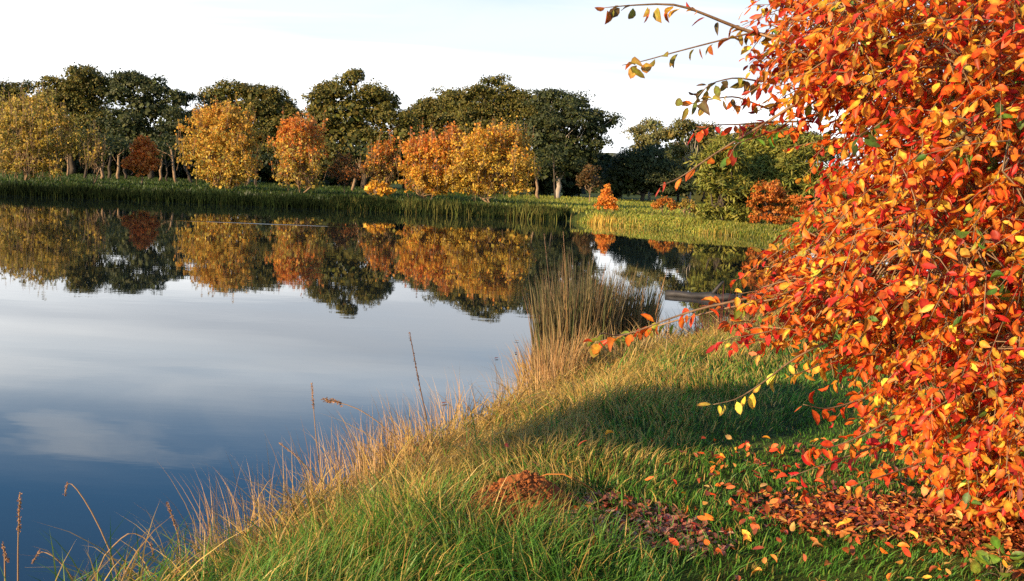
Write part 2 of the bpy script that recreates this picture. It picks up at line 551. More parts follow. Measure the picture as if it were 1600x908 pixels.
def crown_pts(lobes, D, per, clump, flat, spread, shell=0.55):
    """leaf positions and outward directions: lobes are filled with smaller clumps, clumps with leaves"""
    P, O, T, Q = [], [], [], []
    for lb in lobes:
        px, py, rx, ry = lb[:4]
        c = at(px, py, D + R.normal(0, 0.35) * rx / FPX * D)
        rx, ry = rx / FPX * D, ry / FPX * D
        rad = np.array([rx, min(rx, ry * 1.5), ry])
        nc = max(3, int(spread * rx * ry / clump ** 2))
        u = norm(R.normal(size=(nc, 3)))
        u[:, 2] = np.where(u[:, 2] < -0.55, -u[:, 2], u[:, 2])
        rr = R.uniform(0.25, 1.0, (nc, 1)) ** 0.7
        cc = c + u * rad * rr
        for q in range(nc):
            n = int(per * R.uniform(0.5, 1.5))
            v = norm(R.normal(size=(n, 3)))
            v[:, 2] = np.where(v[:, 2] < -0.25, -v[:, 2] * 0.6, v[:, 2])
            s = clump * R.uniform(0.6, 1.25)
            p = cc[q] + v * np.array([s, s, s * flat]) * R.uniform(shell, 1.08, (n, 1))
            P.append(p); O.append(norm(v + 0.5 * u[q])); T.append(np.full(n, R.normal())); Q.append(np.full(n, lb[4] if len(lb) > 4 else 0))
    return np.concatenate(P), np.concatenate(O), np.concatenate(T), np.concatenate(Q)


def far_tree(name, label, cat, D, base_px, lobes, pal, leaf=0.3, per=45, clump=0.7, flat=0.6, spread=2.4, bark=None, trunk_r=0.25,
             limbs=14, limb_r=0.07, mat=None, group=None, height_pal=None, stems=1, lean=0.0, aspect=0.45, whip=0, shell=0.55, up=0.55, core=0):
    X = at(base_px, 300, D)[0]
    base = np.array([X, D, gz(X, D) - 0.05])
    rt = root(name, base)
    tag(rt, label, cat, group)
    P, O, T, Q = crown_pts(lobes, D, per, clump, flat, spread, shell)
    if core:      # the shaded inner foliage of each lobe
        for lb in lobes:
            c0 = at(lb[0], lb[1], D); rx, ry = lb[2] / FPX * D, lb[3] / FPX * D
            m = int(core * rx * ry) + 8
            v = norm(R.normal(size=(m, 3))) * R.random((m, 1)) ** 0.4
            P = np.concatenate([P, c0 + v * np.array([rx, min(rx, 1.5 * ry), ry]) * 0.84])
            O = np.concatenate([O, norm(v + 1e-3)]); T = np.concatenate([T, np.zeros(m)]); Q = np.concatenate([Q, np.full(m, 9)])
    ok = P[:, 2] > base[2] + 0.15
    P, O, T, Q = P[ok], O[ok], T[ok], Q[ok]
    n = len(P)
    c = pick(pal, n, 0.16)
    if height_pal is not None:
        h = (P[:, 2] - P[:, 2].min()) / np.ptp(P[:, 2])
        top = pick(height_pal, n, 0.16)
        w = sstep(0.45, 0.85, h + R.normal(0, 0.16, n) + 0.08 * T)
        c = np.where((R.random(n) < w)[:, None], top, c)
    c = np.clip(c * np.exp(0.13 * T)[:, None], 0.002, 0.9)
    g = Geo()
    dirv = norm(R.normal(size=(n, 3)) + np.array([0, 0, -0.35]))
    x, y, z = frame(dirv, norm(O * 1.2 + R.normal(size=(n, 3)) * up))
    tv = LEAF4[0].copy(); tv[:, 0] *= aspect * 2
    scatter(g, tv, LEAF4[1], LEAF4[2], P, x, y, z, leaf * R.uniform(0.6, 1.35, n) * np.where(Q == 9, 1.7 if mat is M_AUT else 2.6, 1.0), c)
    # trunk and limbs
    t = Geo()
    zc = np.array([at(l[0], l[1], D) for l in lobes])
    zmid = zc[:, 2].mean()
    fork = base + np.array([lean, 0, max(0.5, (zc[:, 2].min() - base[2]) * 0.8)])
    for s in range(stems):
        b = base + 0.0
        f2 = fork + (np.array([R.normal(0, 0.6), R.normal(0, 0.5), 0]) if stems > 1 else 0)
        add_tube(t, curve_pts(b, f2, 5, jitter=trunk_r * 0.25), np.linspace(trunk_r * 1.15, trunk_r * 0.7, 5), 7)
        for q in range(max(2, limbs // stems)):
            tgt = P[R.integers(n)] * 0.9 + zc[R.integers(len(zc))] * 0.1
            start = b + (f2 - b) * R.uniform(0.55, 1.0)
            add_tube(t, curve_pts(start, tgt, 6, jitter=0.08 * np.linalg.norm(tgt - start) ** 0.5, rise=0.10 * np.linalg.norm((tgt - start)[:2])),
                     np.linspace(limb_r * R.uniform(0.7, 1.3), 0.012, 6), 4)
    if whip:      # fine upright twigs that carry the outer leaves, with single leaves beyond the crown
        for q in range(whip * 2):
            a0 = P[R.integers(n)]
            tip = a0 + np.array([R.normal(0, 0.18), R.normal(0, 0.18), R.uniform(0.2, 1.1)])
            add_tube(t, curve_pts(a0 - np.array([0, 0, 0.6]), tip, 3), [0.02, 0.014, 0.008], 3)
            m_ = R.integers(3, 8)
            pp = a0 + (tip - a0) * R.random((m_, 1)) + R.normal(0, 0.07, (m_, 3))
            x, y, z = frame(norm(R.normal(size=(m_, 3))), norm(R.normal(size=(m_, 3))))
            cc = pick(height_pal if height_pal is not None else pal, m_, 0.16)
            scatter(g, tv, LEAF4[1], LEAF4[2], pp, x, y, z, leaf * 1.35 * R.uniform(0.7, 1.3, m_), cc)
    t.build('trunk', bark or M_BARK_D, rt, True, base)
    g.build('crown', mat or M_FOL, rt, False, base)
    return rt


G1 = [(0.105, 0.098, 0.018, 3), (0.145, 0.122, 0.021, 3), (0.18, 0.13, 0.024, 1.2), (0.068, 0.078, 0.018, 2.5)]        # olive gum leaves
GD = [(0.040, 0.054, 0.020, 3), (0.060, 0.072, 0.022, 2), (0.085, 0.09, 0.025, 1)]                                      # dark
GP = [(0.17, 0.16, 0.05, 3), (0.23, 0.19, 0.06, 2), (0.12, 0.13, 0.045, 2)]                                              # pale gum
E = [
    ('pale grey green gum tree at the far left shore behind the yellow tree', 112, 20, [(12, 142, 30, 12), (42, 138, 13, 8), (10, 162, 36, 20), (30, 185, 42, 24), (20, 215, 45, 30)], G1, 0.22),
    ('tall domed gum tree rising highest above the olive yellow tree', 105, 112, [(128, 122, 34, 17), (98, 138, 30, 18), (155, 140, 28, 22), (82, 155, 30, 18), (112, 162, 50, 26), (75, 180, 36, 26), (140, 188, 46, 30), (110, 222, 50, 28), (150, 225, 40, 28), (60, 185, 26, 24), (60, 220, 36, 28), (165, 205, 24, 26)], G1, 0.32),
    ('dark gum tree with sky holes in its crown, above the small rusty tree', 100, 236, [(205, 128, 36, 15), (243, 140, 28, 16), (188, 150, 24, 18), (278, 158, 22, 16), (232, 172, 40, 22), (272, 196, 28, 28), (200, 200, 42, 30), (240, 226, 48, 28), (285, 230, 24, 26), (292, 196, 18, 22)], GD + [(0.06, 0.065, 0.018, 2)], 0.30),
    ('broad rounded gum tree behind the golden tree', 105, 385, [(368, 143, 34, 13), (408, 150, 34, 16), (342, 160, 34, 20), (437, 168, 26, 22), (390, 178, 52, 26), (335, 192, 36, 26), (432, 203, 36, 32), (390, 228, 58, 32), (325, 225, 34, 32), (312, 192, 22, 22), (456, 186, 20, 20), (462, 218, 28, 28)], G1, 0.30),
    ('peaked gum tree with a knob of leaves on top, right of the orange red tree', 100, 568, [(550, 124, 22, 12), (522, 143, 32, 16), (578, 148, 32, 15), (500, 163, 28, 20), (608, 160, 20, 13), (550, 176, 56, 24), (500, 196, 32, 28), (602, 184, 34, 20), (545, 216, 58, 28), (590, 236, 44, 34), (520, 245, 38, 26), (484, 214, 26, 28), (634, 186, 16, 14), (630, 212, 28, 24)], G1, 0.30),
    ('shorter gum tree between the peaked gum and the widest gum', 112, 655, [(668, 168, 26, 15), (702, 153, 26, 14), (652, 188, 30, 20), (692, 182, 40, 24), (645, 205, 26, 20), (690, 214, 44, 28), (650, 225, 34, 24), (690, 240, 44, 24)], G1, 0.28),
    ('wide gum tree with a small flat tuft on top, behind the largest golden tree', 104, 770, [(772, 128, 22, 7), (752, 146, 28, 14), (802, 150, 30, 14), (722, 163, 32, 20), (782, 172, 56, 26), (740, 192, 46, 28), (822, 178, 32, 26), (792, 214, 50, 30), (842, 186, 26, 22), (740, 220, 44, 28), (845, 215, 26, 26)], G1, 0.32),
    ('big dark gum tree with a ragged right side against the white sky', 97, 872, [(860, 158, 40, 17), (898, 164, 30, 17), (928, 184, 20, 15), (946, 196, 16, 7), (880, 190, 46, 26), (922, 210, 24, 18), (850, 215, 42, 30), (890, 234, 44, 30), (868, 258, 46, 26), (905, 262, 26, 22), (925, 245, 12, 14), (935, 225, 14, 9), (960, 188, 8, 5)], GD + [(0.08, 0.085, 0.022, 1)], 0.26),
    ('airy pale gum tree on the far right bank, left of the white trunked gum', 122, 1015, [(1018, 197, 22, 9), (998, 208, 16, 9), (1036, 212, 20, 11), (1014, 222, 28, 12), (1004, 238, 24, 12)], GP, 0.16),
    ('low dense dark green tree standing on the far meadow edge', 103, 1005, [(985, 254, 26, 18), (1014, 248, 28, 20), (1000, 275, 42, 22), (966, 273, 20, 22), (1036, 270, 22, 26), (1060, 276, 24, 24), (975, 292, 34, 12), (1025, 292, 40, 12), (1075, 292, 24, 12), (948, 285, 16, 14)], GD, 0.22),
    ('gum tree with white forked trunk behind the bare red sprig', 108, 1078, [(1072, 198, 24, 9), (1056, 210, 18, 10), (1098, 206, 26, 11), (1112, 222, 24, 14), (1060, 238, 14, 10), (1110, 250, 24, 18)], GP + G1, 0.17),
    ('gum tree crown topping the green she oaks at right', 118, 1205, [(1200, 202, 40, 8), (1172, 212, 30, 13), (1232, 214, 28, 13), (1200, 228, 52, 16), (1260, 222, 30, 16), (1290, 235, 35, 22)], G1, 0.25),
]
for lab, D, bx, lobes, pal, tr in E:
    pale = pal is GP or 'white forked' in lab
    far_tree('gum_tree', lab, 'gum tree', D, bx, lobes, pal, leaf=0.17, per=120, clump=0.85, flat=0.72, spread=6.5, shell=0.75, up=0.35, core=110,
             bark=M_BARK_P if ('white' in lab or 'airy' in lab) else M_BARK_D, trunk_r=tr, limbs=16, limb_r=0.09)

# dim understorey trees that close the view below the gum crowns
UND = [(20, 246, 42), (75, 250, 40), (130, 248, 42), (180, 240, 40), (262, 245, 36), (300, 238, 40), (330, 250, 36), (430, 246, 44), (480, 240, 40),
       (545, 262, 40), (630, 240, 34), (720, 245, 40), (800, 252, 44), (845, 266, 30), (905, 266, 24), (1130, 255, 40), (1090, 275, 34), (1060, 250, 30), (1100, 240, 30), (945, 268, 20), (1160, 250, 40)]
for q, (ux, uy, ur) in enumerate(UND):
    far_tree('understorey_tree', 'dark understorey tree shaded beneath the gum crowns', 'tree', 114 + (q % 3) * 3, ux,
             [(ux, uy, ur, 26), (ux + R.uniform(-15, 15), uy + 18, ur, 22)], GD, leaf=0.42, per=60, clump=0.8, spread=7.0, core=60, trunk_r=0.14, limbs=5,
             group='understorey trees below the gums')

YEL = [(0.64, 0.44, 0.07, 3), (0.54, 0.40, 0.08, 2), (0.34, 0.28, 0.065, 1.5), (0.62, 0.30, 0.04, 1)]
OLV = [(0.48, 0.34, 0.06, 3), (0.34, 0.27, 0.055, 3), (0.54, 0.35, 0.055, 2), (0.20, 0.20, 0.045, 1)]
ORG = [(0.68, 0.26, 0.035, 3), (0.55, 0.15, 0.03, 2), (0.64, 0.30, 0.04, 2)]
RED = [(0.66, 0.22, 0.045, 3), (0.70, 0.28, 0.05, 2), (0.50, 0.14, 0.035, 1)]
BRN = [(0.16, 0.085, 0.03, 2), (0.10, 0.075, 0.025, 2), (0.22, 0.11, 0.03, 1)]
GLD = [(0.74, 0.43, 0.05, 3), (0.62, 0.39, 0.06, 2), (0.40, 0.26, 0.05, 1.5)]
A = [
    ('olive yellow tree with many pale stems at the left edge of the far bank', 66, 40, [(45, 182, 56, 26), (22, 212, 44, 36), (84, 208, 44, 34), (50, 245, 58, 28), (104, 238, 24, 24), (64, 162, 26, 12), (50, 268, 55, 16)], OLV, None, 0.11, 3, 34, dict(whip=220, spread=2.2, core=15)),
    ('thin half bare sapling between the olive yellow tree and rusty tree', 67, 146, [(146, 222, 10, 16), (152, 244, 18, 14), (138, 252, 16, 12)], OLV, None, 0.05, 3, 14, dict(per=16, spread=1.6, whip=50)),
    ('small rusty red tree in front of the dark gum', 71, 222, [(222, 242, 24, 16), (220, 258, 28, 16), (232, 250, 18, 14), (221, 230, 15, 12)], RED, None, 0.08, 1, 10, dict(per=44, leaf=0.17)),
    ('golden tree with a round airy crown and bushy base', 68, 352, [(350, 186, 46, 16), (345, 210, 66, 34), (345, 244, 74, 34), (348, 272, 54, 18), (350, 286, 40, 10)], YEL, [(0.66, 0.40, 0.06, 4), (0.62, 0.26, 0.05, 1)], 0.09, 3, 30, dict(whip=150)),
    ('egg shaped tree turning orange red at the top, yellow below', 67, 470, [(470, 204, 34, 16), (468, 232, 46, 34), (470, 262, 47, 26), (470, 286, 42, 12)], YEL + OLV[:2], RED + ORG[:1], 0.09, 2, 26, dict(whip=90)),
    ('low maroon brown tree tucked behind the orange red tree', 74, 538, [(535, 256, 18, 15), (542, 276, 22, 16), (525, 270, 14, 14)], BRN + RED[:1], None, 0.06, 1, 8, dict(per=40)),
    ('narrow green brown tree with orange leaf tips beside the golden pair', 67, 598, [(602, 240, 18, 14), (592, 262, 26, 22), (612, 262, 16, 22), (598, 284, 24, 14)], BRN + OLV[1:2], ORG, 0.07, 2, 16, dict(whip=40)),
    ('small bright yellow orange bush at the foot of the green brown tree', 64, 590, [(588, 296, 14, 9), (602, 300, 12, 6), (578, 298, 8, 6)], GLD[:1] + [(0.7, 0.32, 0.03, 2)], None, 0.03, 2, 6, dict(leaf=0.15, clump=0.3, per=30)),
    ('orange tree with loose reddish top shoots, left of the largest golden tree', 66, 672, [(662, 238, 36, 24), (702, 214, 18, 14), (650, 262, 28, 26), (668, 282, 44, 22), (692, 244, 26, 26), (668, 298, 44, 9), (712, 262, 26, 26), (712, 288, 26, 16)], GLD + ORG[2:], ORG + RED[:1], 0.09, 2, 26, dict(whip=110)),
    ('largest golden orange tree with wide spreading crown on the far bank', 65, 768, [(782, 212, 38, 16), (745, 236, 42, 30), (802, 240, 38, 30), (770, 264, 64, 30), (768, 288, 66, 16), (722, 268, 26, 26), (820, 270, 20, 26), (740, 298, 44, 9), (805, 298, 34, 9), (716, 284, 24, 18)], GLD + YEL[:2] + OLV[:1], ORG[:1] + GLD, 0.11, 2, 34, dict(whip=140)),
    ('dull brown round tree at the start of the sunny meadow', 84, 922, [(922, 272, 18, 12), (922, 288, 22, 12), (915, 280, 16, 12)], BRN, None, 0.08, 1, 8, dict(per=40)),
    ('small cone shaped orange tree on the sunny right bank', 61, 948, [(948, 291, 3, 4), (948, 297, 6, 5), (948, 303, 10, 5), (947, 309, 14, 5), (948, 315, 18, 5), (948, 321, 20, 5), (948, 327, 17, 4)], [(0.78, 0.25, 0.035, 3), (0.76, 0.34, 0.05, 2)], None, 0.05, 1, 12, dict(leaf=0.085, clump=0.16, per=34, core=0)),
    ('low orange bush right of the cone shaped tree', 58, 1042, [(1042, 318, 16, 7), (1030, 324, 12, 6), (1052, 326, 14, 6)], [(0.55, 0.18, 0.03, 3), (0.5, 0.26, 0.04, 2)], None, 0.035, 2, 8, dict(leaf=0.09, clump=0.2, per=34, core=0)),
    ('faint yellow bush beside the green she oak', 57, 1078, [(1076, 322, 12, 9), (1086, 330, 10, 7)], [(0.42, 0.26, 0.04, 3), (0.3, 0.22, 0.04, 2)], None, 0.03, 2, 6, dict(leaf=0.09, clump=0.2, per=28, core=0)),
]
for lab, D, bx, lobes, pal, hp, tr, st, lm, kw in A:
    kw = dict(dict(leaf=0.105, per=52, clump=0.36, flat=1.3, spread=3.2, up=0.9, core=100), **kw)
    far_tree('bush' if 'bush' in lab.split(' with')[0].split(' at')[0].split(' right')[0].split(' beside')[0] else 'autumn_tree', lab, 'bush' if ' bush ' in lab and 'small bright' in lab or 'low orange' in lab or 'faint' in lab else 'autumn tree',
             D, bx, lobes, pal, height_pal=hp, trunk_r=tr * 0.6, stems=st, limbs=lm, limb_r=0.03, bark=M_BARK_T, mat=M_AUT, aspect=0.62, **kw)

SHE = [(0.19, 0.19, 0.03, 3), (0.25, 0.225, 0.035, 2), (0.13, 0.15, 0.028, 2)]
far_tree('she_oak', 'feathery olive green she oak nearest the water on right bank', 'she oak', 50, 1130,
         [(1132, 228, 18, 14), (1130, 240, 26, 18), (1118, 262, 30, 22), (1140, 262, 24, 24), (1122, 290, 34, 26), (1148, 300, 30, 26), (1130, 322, 42, 20), (1128, 338, 40, 10)], SHE, leaf=0.30, per=70, clump=0.36, flat=1.3, spread=5.5, shell=0.7, trunk_r=0.1, limbs=12, aspect=0.12)
far_tree('she_oak', 'taller feathery she oak half hidden by the red leaves', 'she oak', 53, 1212,
         [(1205, 218, 22, 14), (1238, 222, 24, 16), (1180, 232, 22, 18), (1262, 240, 28, 22), (1190, 248, 26, 24), (1232, 256, 34, 28), (1200, 285, 40, 30), (1250, 296, 36, 34), (1215, 325, 50, 20), (1290, 300, 40, 40)], SHE, leaf=0.30, per=70, clump=0.36, flat=1.3, spread=5.5, shell=0.7, trunk_r=0.1, limbs=14, aspect=0.12)
far_tree('autumn_tree', 'feathery orange tree between the she oaks and the red leaves', 'autumn tree', 49, 1208,
         [(1202, 296, 22, 14), (1190, 316, 22, 14), (1218, 312, 28, 18), (1206, 334, 40, 12), (1200, 346, 44, 8), (1245, 325, 24, 18)], [(0.58, 0.17, 0.03, 3), (0.5, 0.22, 0.04, 2)], leaf=0.16, per=36, clump=0.22, flat=0.8, spread=2.6, trunk_r=0.05, limbs=12, aspect=0.25, mat=M_AUT)

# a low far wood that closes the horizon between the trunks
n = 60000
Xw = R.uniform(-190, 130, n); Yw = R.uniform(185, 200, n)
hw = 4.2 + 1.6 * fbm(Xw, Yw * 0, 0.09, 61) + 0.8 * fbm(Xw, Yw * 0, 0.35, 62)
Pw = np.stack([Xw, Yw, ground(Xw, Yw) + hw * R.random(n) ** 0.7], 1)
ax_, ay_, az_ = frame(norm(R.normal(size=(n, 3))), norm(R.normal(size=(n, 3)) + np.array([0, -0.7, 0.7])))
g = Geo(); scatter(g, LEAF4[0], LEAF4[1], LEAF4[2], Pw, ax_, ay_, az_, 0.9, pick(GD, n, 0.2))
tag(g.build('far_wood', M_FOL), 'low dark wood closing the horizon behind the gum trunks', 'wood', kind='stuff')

# slim pale trunks standing along the meadow below the crowns
for q, (sx_, h, D) in enumerate([(92, 44, 88), (105, 40, 90), (132, 52, 84), (158, 42, 86), (170, 46, 90), (186, 40, 88), (196, 36, 92), (250, 40, 92), (262, 36, 90), (275, 52, 88),
                                 (300, 36, 90), (386, 34, 92), (400, 30, 88), (550, 48, 88), (868, 60, 92), (843, 46, 92)]):
    X = at(sx_, 300, D)[0]
    b = np.array([X, D, gz(X, D) - 0.05])
    rt = tag(root('bare_trunk_tree', b), 'slim bare trunk standing in shade under the far gums', 'tree', 'slim trunks under the gums')
    t = Geo()
    H = h / FPX * D
    tp = b + np.array([R.normal(0, 0.35), 0, H])
    P = curve_pts(b, tp, 6, jitter=0.05)
    add_tube(t, P, np.linspace(0.12, 0.06, 6) * R.uniform(0.8, 1.4), 6)
    for w in range(4):
        s = P[3 + w % 3]
        add_tube(t, curve_pts(s, s + np.array([R.normal(0, 0.6), R.normal(0, 0.4), R.uniform(0.5, 1.3)]), 4, jitter=0.03), np.linspace(0.045, 0.012, 4), 4)
    t.build('trunk', M_BARK_T if q % 2 else M_BARK_D, rt, True, b)
    g = Geo()
    n = 220
    pp = tp + R.normal(0, 1, (n, 3)) * np.array([0.8, 0.6, 0.35]) + np.array([0, 0, 0.9])
    x, y, z = frame(norm(R.normal(size=(n, 3))), norm(R.normal(size=(n, 3)) + np.array([0, 0, 1])))
    scatter(g, LEAF4[0], LEAF4[1], LEAF4[2], pp, x, y, z, 0.22, pick(GD, n))
    g.build('crown', M_FOL, rt, False, b)


# ------------------------------------------------------------------ grass and reeds
def blades(g, P, h, w, lean, curl, colors_root, colors_tip, segs=3):
    """arching ribbons; lean is the horizontal direction times how far the tip travels (in heights)"""
    N = len(P)
    t = np.linspace(0, 1, segs + 1)
    az = R.uniform(0, 2 * math.pi, N)
    side = np.stack([np.cos(az), np.sin(az), np.zeros(N)], 1)
    V = np.empty((N, 2 * segs + 1, 3)); C = np.empty((N, 2 * segs + 1, 3))
    for q in range(segs + 1):
        tt = t[q]
        c = P.copy()
        c[:, :2] += lean * (h * tt ** 1.8)[:, None]
        c[:, 2] += h * (tt - curl * tt ** 2.6)
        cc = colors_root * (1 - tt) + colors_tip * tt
        ww = (w * (1 - tt ** 2.2) * 0.5)[:, None] * side
        if q < segs:
            V[:, 2 * q] = c - ww; V[:, 2 * q + 1] = c + ww; C[:, 2 * q] = cc; C[:, 2 * q + 1] = cc
        else:
            V[:, 2 * q] = c; C[:, 2 * q] = cc
    f = []
    s = []
    for q in range(segs - 1):
        f += [2 * q, 2 * q + 1, 2 * q + 3, 2 * q + 2]; s.append(4)
    f += [2 * segs - 2, 2 * segs - 1, 2 * segs]; s.append(3)
    nv = 2 * segs + 1
    F = (np.asarray(f)[None] + (np.arange(N) * nv)[:, None]).ravel()
    g.add(V.reshape(-1, 3), F, np.tile(s, N), C.reshape(-1, 3))


def project(P):
    d = P - EYE
    f = d @ fwd
    return 800 + (d @ rtv) / f * FPX, 454 - (d @ upv) / f * FPX


def ellipse(px, py, cx, cy, rx, ry):
    return ((px - cx) / rx) ** 2 + ((py - cy) / ry) ** 2


# bare patches where leaves have gathered, as ground circles/ellipses in metres
def on_ground(px, py, z=0.5):
    d = ray(px, py); return (EYE + d * ((z - EYE[2]) / d[2]))[:2]


PATCH = [(on_ground(975, 825), 0.33, 0.38, 'pink'), (on_ground(1075, 850), 0.20, 0.2, 'pink'), (on_ground(1310, 800), 0.5, 0.28, 'dark'), (on_ground(1420, 820), 0.6, 0.36, 'dark'), (on_ground(1560, 840), 0.6, 0.4, 'dark')]
MOUND = on_ground(803, 800)


def patch_val(x, y):
    v = np.full(len(x), 9.0)
    for (c, a, b, _) in PATCH:
        v = np.minimum(v, ((x - c[0]) / a) ** 2 + ((y - c[1]) / b) ** 2)
    return v


def near_points(n, rmin, rmax, a0=-42, a1=44):
    r = R.uniform(rmin, rmax, n); a = np.radians(R.uniform(a0, a1, n))
    return r * np.sin(a), r * np.cos(a), r


GREEN_A = np.array([0.065, 0.175, 0.024]); GREEN_B = np.array([0.13, 0.32, 0.04]); YGRN = np.array([0.26, 0.28, 0.045])
STRAW_A = np.array([0.50, 0.30, 0.07]); STRAW_B = np.array([0.68, 0.48, 0.14]); RUST = np.array([0.36, 0.17, 0.07])


def mixc(a, b, t):
    return a[None] * (1 - t[:, None]) + b[None] * t[:, None]


# short lawn
x, y, r = near_points(230000, 2.6, 17)
d = shore_dist(x, y)
pv = patch_val(x, y)
mv = ((x - MOUND[0]) / 0.30) ** 2 + ((y - MOUND[1] + 0.05) / 0.27) ** 2
tuft = fbm(x, y, 2.3, 5)
keep = (d > 0.25) & (R.random(len(x)) < np.clip(0.16 + pv * 0.5 + 0.25 * fbm(x, y, 4.5, 95), 0, 1)) & (mv > 1) & (R.random(len(x)) < 0.55 + 0.5 * sstep(-0.6, 0.6, tuft))
x, y, r, d, tuft = x[keep], y[keep], r[keep], d[keep], tuft[keep]
n = len(x)
bank = 1 - sstep(1.0, 2.7, d + 0.35 * fbm(x, y, 1.1, 8))
fore = np.exp(-(((x + 0.15) / 0.75) ** 2 + ((y - 4.1) / 0.75) ** 2)) * 1.2
h = (0.042 + 0.030 * sstep(-0.5, 0.8, tuft) + 0.11 * bank + 0.13 * np.clip(fore, 0, 1)) * R.uniform(0.6, 1.45, n)
a = 6.3 * fbm(x, y, 1.6, 11) + R.normal(0, 0.9, n)
lm = R.uniform(0.1, 0.9, n)[:, None] * np.stack([np.cos(a), np.sin(a)], 1)
straw = R.random(n) < (0.05 + 0.85 * bank ** 0.9) * (0.30 + 0.65 * sstep(4.2, 5.4, y))
gr = mixc(GREEN_A, GREEN_B, R.random(n)); yl = mixc(GREEN_B, YGRN, R.random(n) ** 1.5)
c = np.where((R.random(n) < 0.25 + 0.4 * bank)[:, None], yl, gr)
dead = R.random(n) < np.clip(0.06 + 0.22 * fbm(x, y, 3.3, 81), 0, 1)
c = np.where((straw | dead)[:, None], mixc(STRAW_A, STRAW_B, R.random(n)) * np.where(dead, 0.7, 1)[:, None], c) * np.exp(R.normal(0, 0.15, (n, 1)) + 0.22 * fbm(x, y, 2.1, 83)[:, None])
g = Geo()
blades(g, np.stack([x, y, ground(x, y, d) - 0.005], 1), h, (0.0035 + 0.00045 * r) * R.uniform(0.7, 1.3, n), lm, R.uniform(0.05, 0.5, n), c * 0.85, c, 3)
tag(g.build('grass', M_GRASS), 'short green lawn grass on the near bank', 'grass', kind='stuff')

# long arching tussock blades: green by the mound, straw along the bank
x, y, r = near_points(120000, 2.6, 17, -42, 36)
d = shore_dist(x, y)
mv = ((x - MOUND[0]) / 0.36) ** 2 + ((y - MOUND[1] + 0.18) / 0.44) ** 2
clump = fbm(x, y, 3.1, 21)
bank = sstep(0.02, 0.2, d) * (1 - sstep(1.1, 2.2, d + 0.3 * fbm(x, y, 1.3, 8)))
fore = np.exp(-(((x + 0.25) / 0.6) ** 2 + ((y - 4.05) / 0.65) ** 2))
prob = np.clip(bank * (0.6 + 0.9 * clump) + 0.75 * fore * (patch_val(x, y) > 1.1), 0, 1)
keep = (R.random(len(x)) < prob) & (mv > 1)
x, y, r, d = x[keep], y[keep], r[keep], d[keep]
bank, fore = bank[keep], fore[keep]
n = len(x)
edge = 1 - sstep(0.3, 1.6, d)
h = (0.16 + 0.17 * edge) * R.uniform(0.55, 1.4, n) * (1 + 0.45 * fbm(x, y, 1.9, 91))
h = np.where(fore > 0.4, R.uniform(0.12, 0.26, n), h)
a = 5.0 * fbm(x, y, 1.9, 31) + R.normal(0, 1.0, n)
lm = R.uniform(0.2, 1.3, n)[:, None] * np.stack([np.cos(a), np.sin(a)], 1)
st = R.random(n) < np.clip((0.5 + 0.55 * edge + 0.35 * fbm(x, y, 0.9, 44)) * (0.45 + 0.55 * sstep(4.1, 5.2, y)) - 0.9 * fore, 0.03, 0.95)
gr = np.where((R.random(n) < 0.45)[:, None], mixc(GREEN_B, YGRN, R.random(n)), mixc(GREEN_A, GREEN_B, R.random(n)))
sw = np.where((R.random(n) < 0.18)[:, None], mixc(RUST, STRAW_A, R.random(n)), mixc(STRAW_A, STRAW_B, R.random(n)))
c = np.where(st[:, None], sw, gr) * np.exp(R.normal(0, 0.15, (n, 1)))
g = Geo()
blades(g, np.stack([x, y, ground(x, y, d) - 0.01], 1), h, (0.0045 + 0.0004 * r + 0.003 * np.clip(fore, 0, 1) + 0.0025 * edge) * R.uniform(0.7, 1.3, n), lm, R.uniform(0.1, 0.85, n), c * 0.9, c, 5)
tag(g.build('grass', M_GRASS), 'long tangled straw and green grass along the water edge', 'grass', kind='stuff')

# fine pinkish seed grass on the very edge
x, y, r = near_points(80000, 3.2, 15, -36, 24)
d = shore_dist(x, y)
keep = (d > -0.05) & (d < 0.55) & (R.random(len(x)) < np.clip(0.06 + 0.75 * fbm(x, y, 1.7, 51) + 0.25 * np.exp(-((y - 6.4) / 0.8) ** 2), 0.02, 1)) & (y > 4.6)
x, y, r, d = x[keep], y[keep], r[keep], d[keep]
n = len(x)
h = R.uniform(0.25, 0.62, n)
a = R.normal(2.6, 0.9, n)
lm = R.uniform(0.05, 0.55, n)[:, None] * np.stack([np.cos(a), np.sin(a)], 1)
c = mixc(np.array([0.42, 0.23, 0.10]), np.array([0.58, 0.38, 0.16]), R.random(n))
g = Geo()
blades(g, np.stack([x, y, ground(x, y, d) - 0.01], 1), h, np.full(n, 0.0032) + 0.0003 * r, lm, R.uniform(0.0, 0.25, n), c, c, 5)
tag(g.build('seed_grass', M_DRY), 'fine pinkish dry seed grass at the waterline', 'grass', kind='stuff')

# far bank: reeds, golden fringe and meadow grass
SEG = PONDS
far = (SEG[:, 1] > 40)


def along_shore(n, xlo, xhi, off_lo, off_hi):
    A_ = PONDS; B_ = np.roll(PONDS, -1, axis=0)
    ok = (A_[:, 1] > 41) & (B_[:, 1] > 41) & (A_[:, 0] > xlo) & (A_[:, 0] < xhi)
    A_, B_ = A_[ok], B_[ok]
    L = np.linalg.norm(B_ - A_, axis=1)
    k = R.choice(len(A_), n, p=L / L.sum())
    p = A_[k] + (B_ - A_)[k] * R.random((n, 1))
    e = norm((B_ - A_)[k]); nrm = np.stack([e[:, 1], -e[:, 0]], 1)
    q = p + nrm * 0.2
    s = np.where(shore_dist(q[:, 0], q[:, 1]) > 0, 1, -1)
    return p + nrm * (s * R.uniform(off_lo, off_hi, n))[:, None]


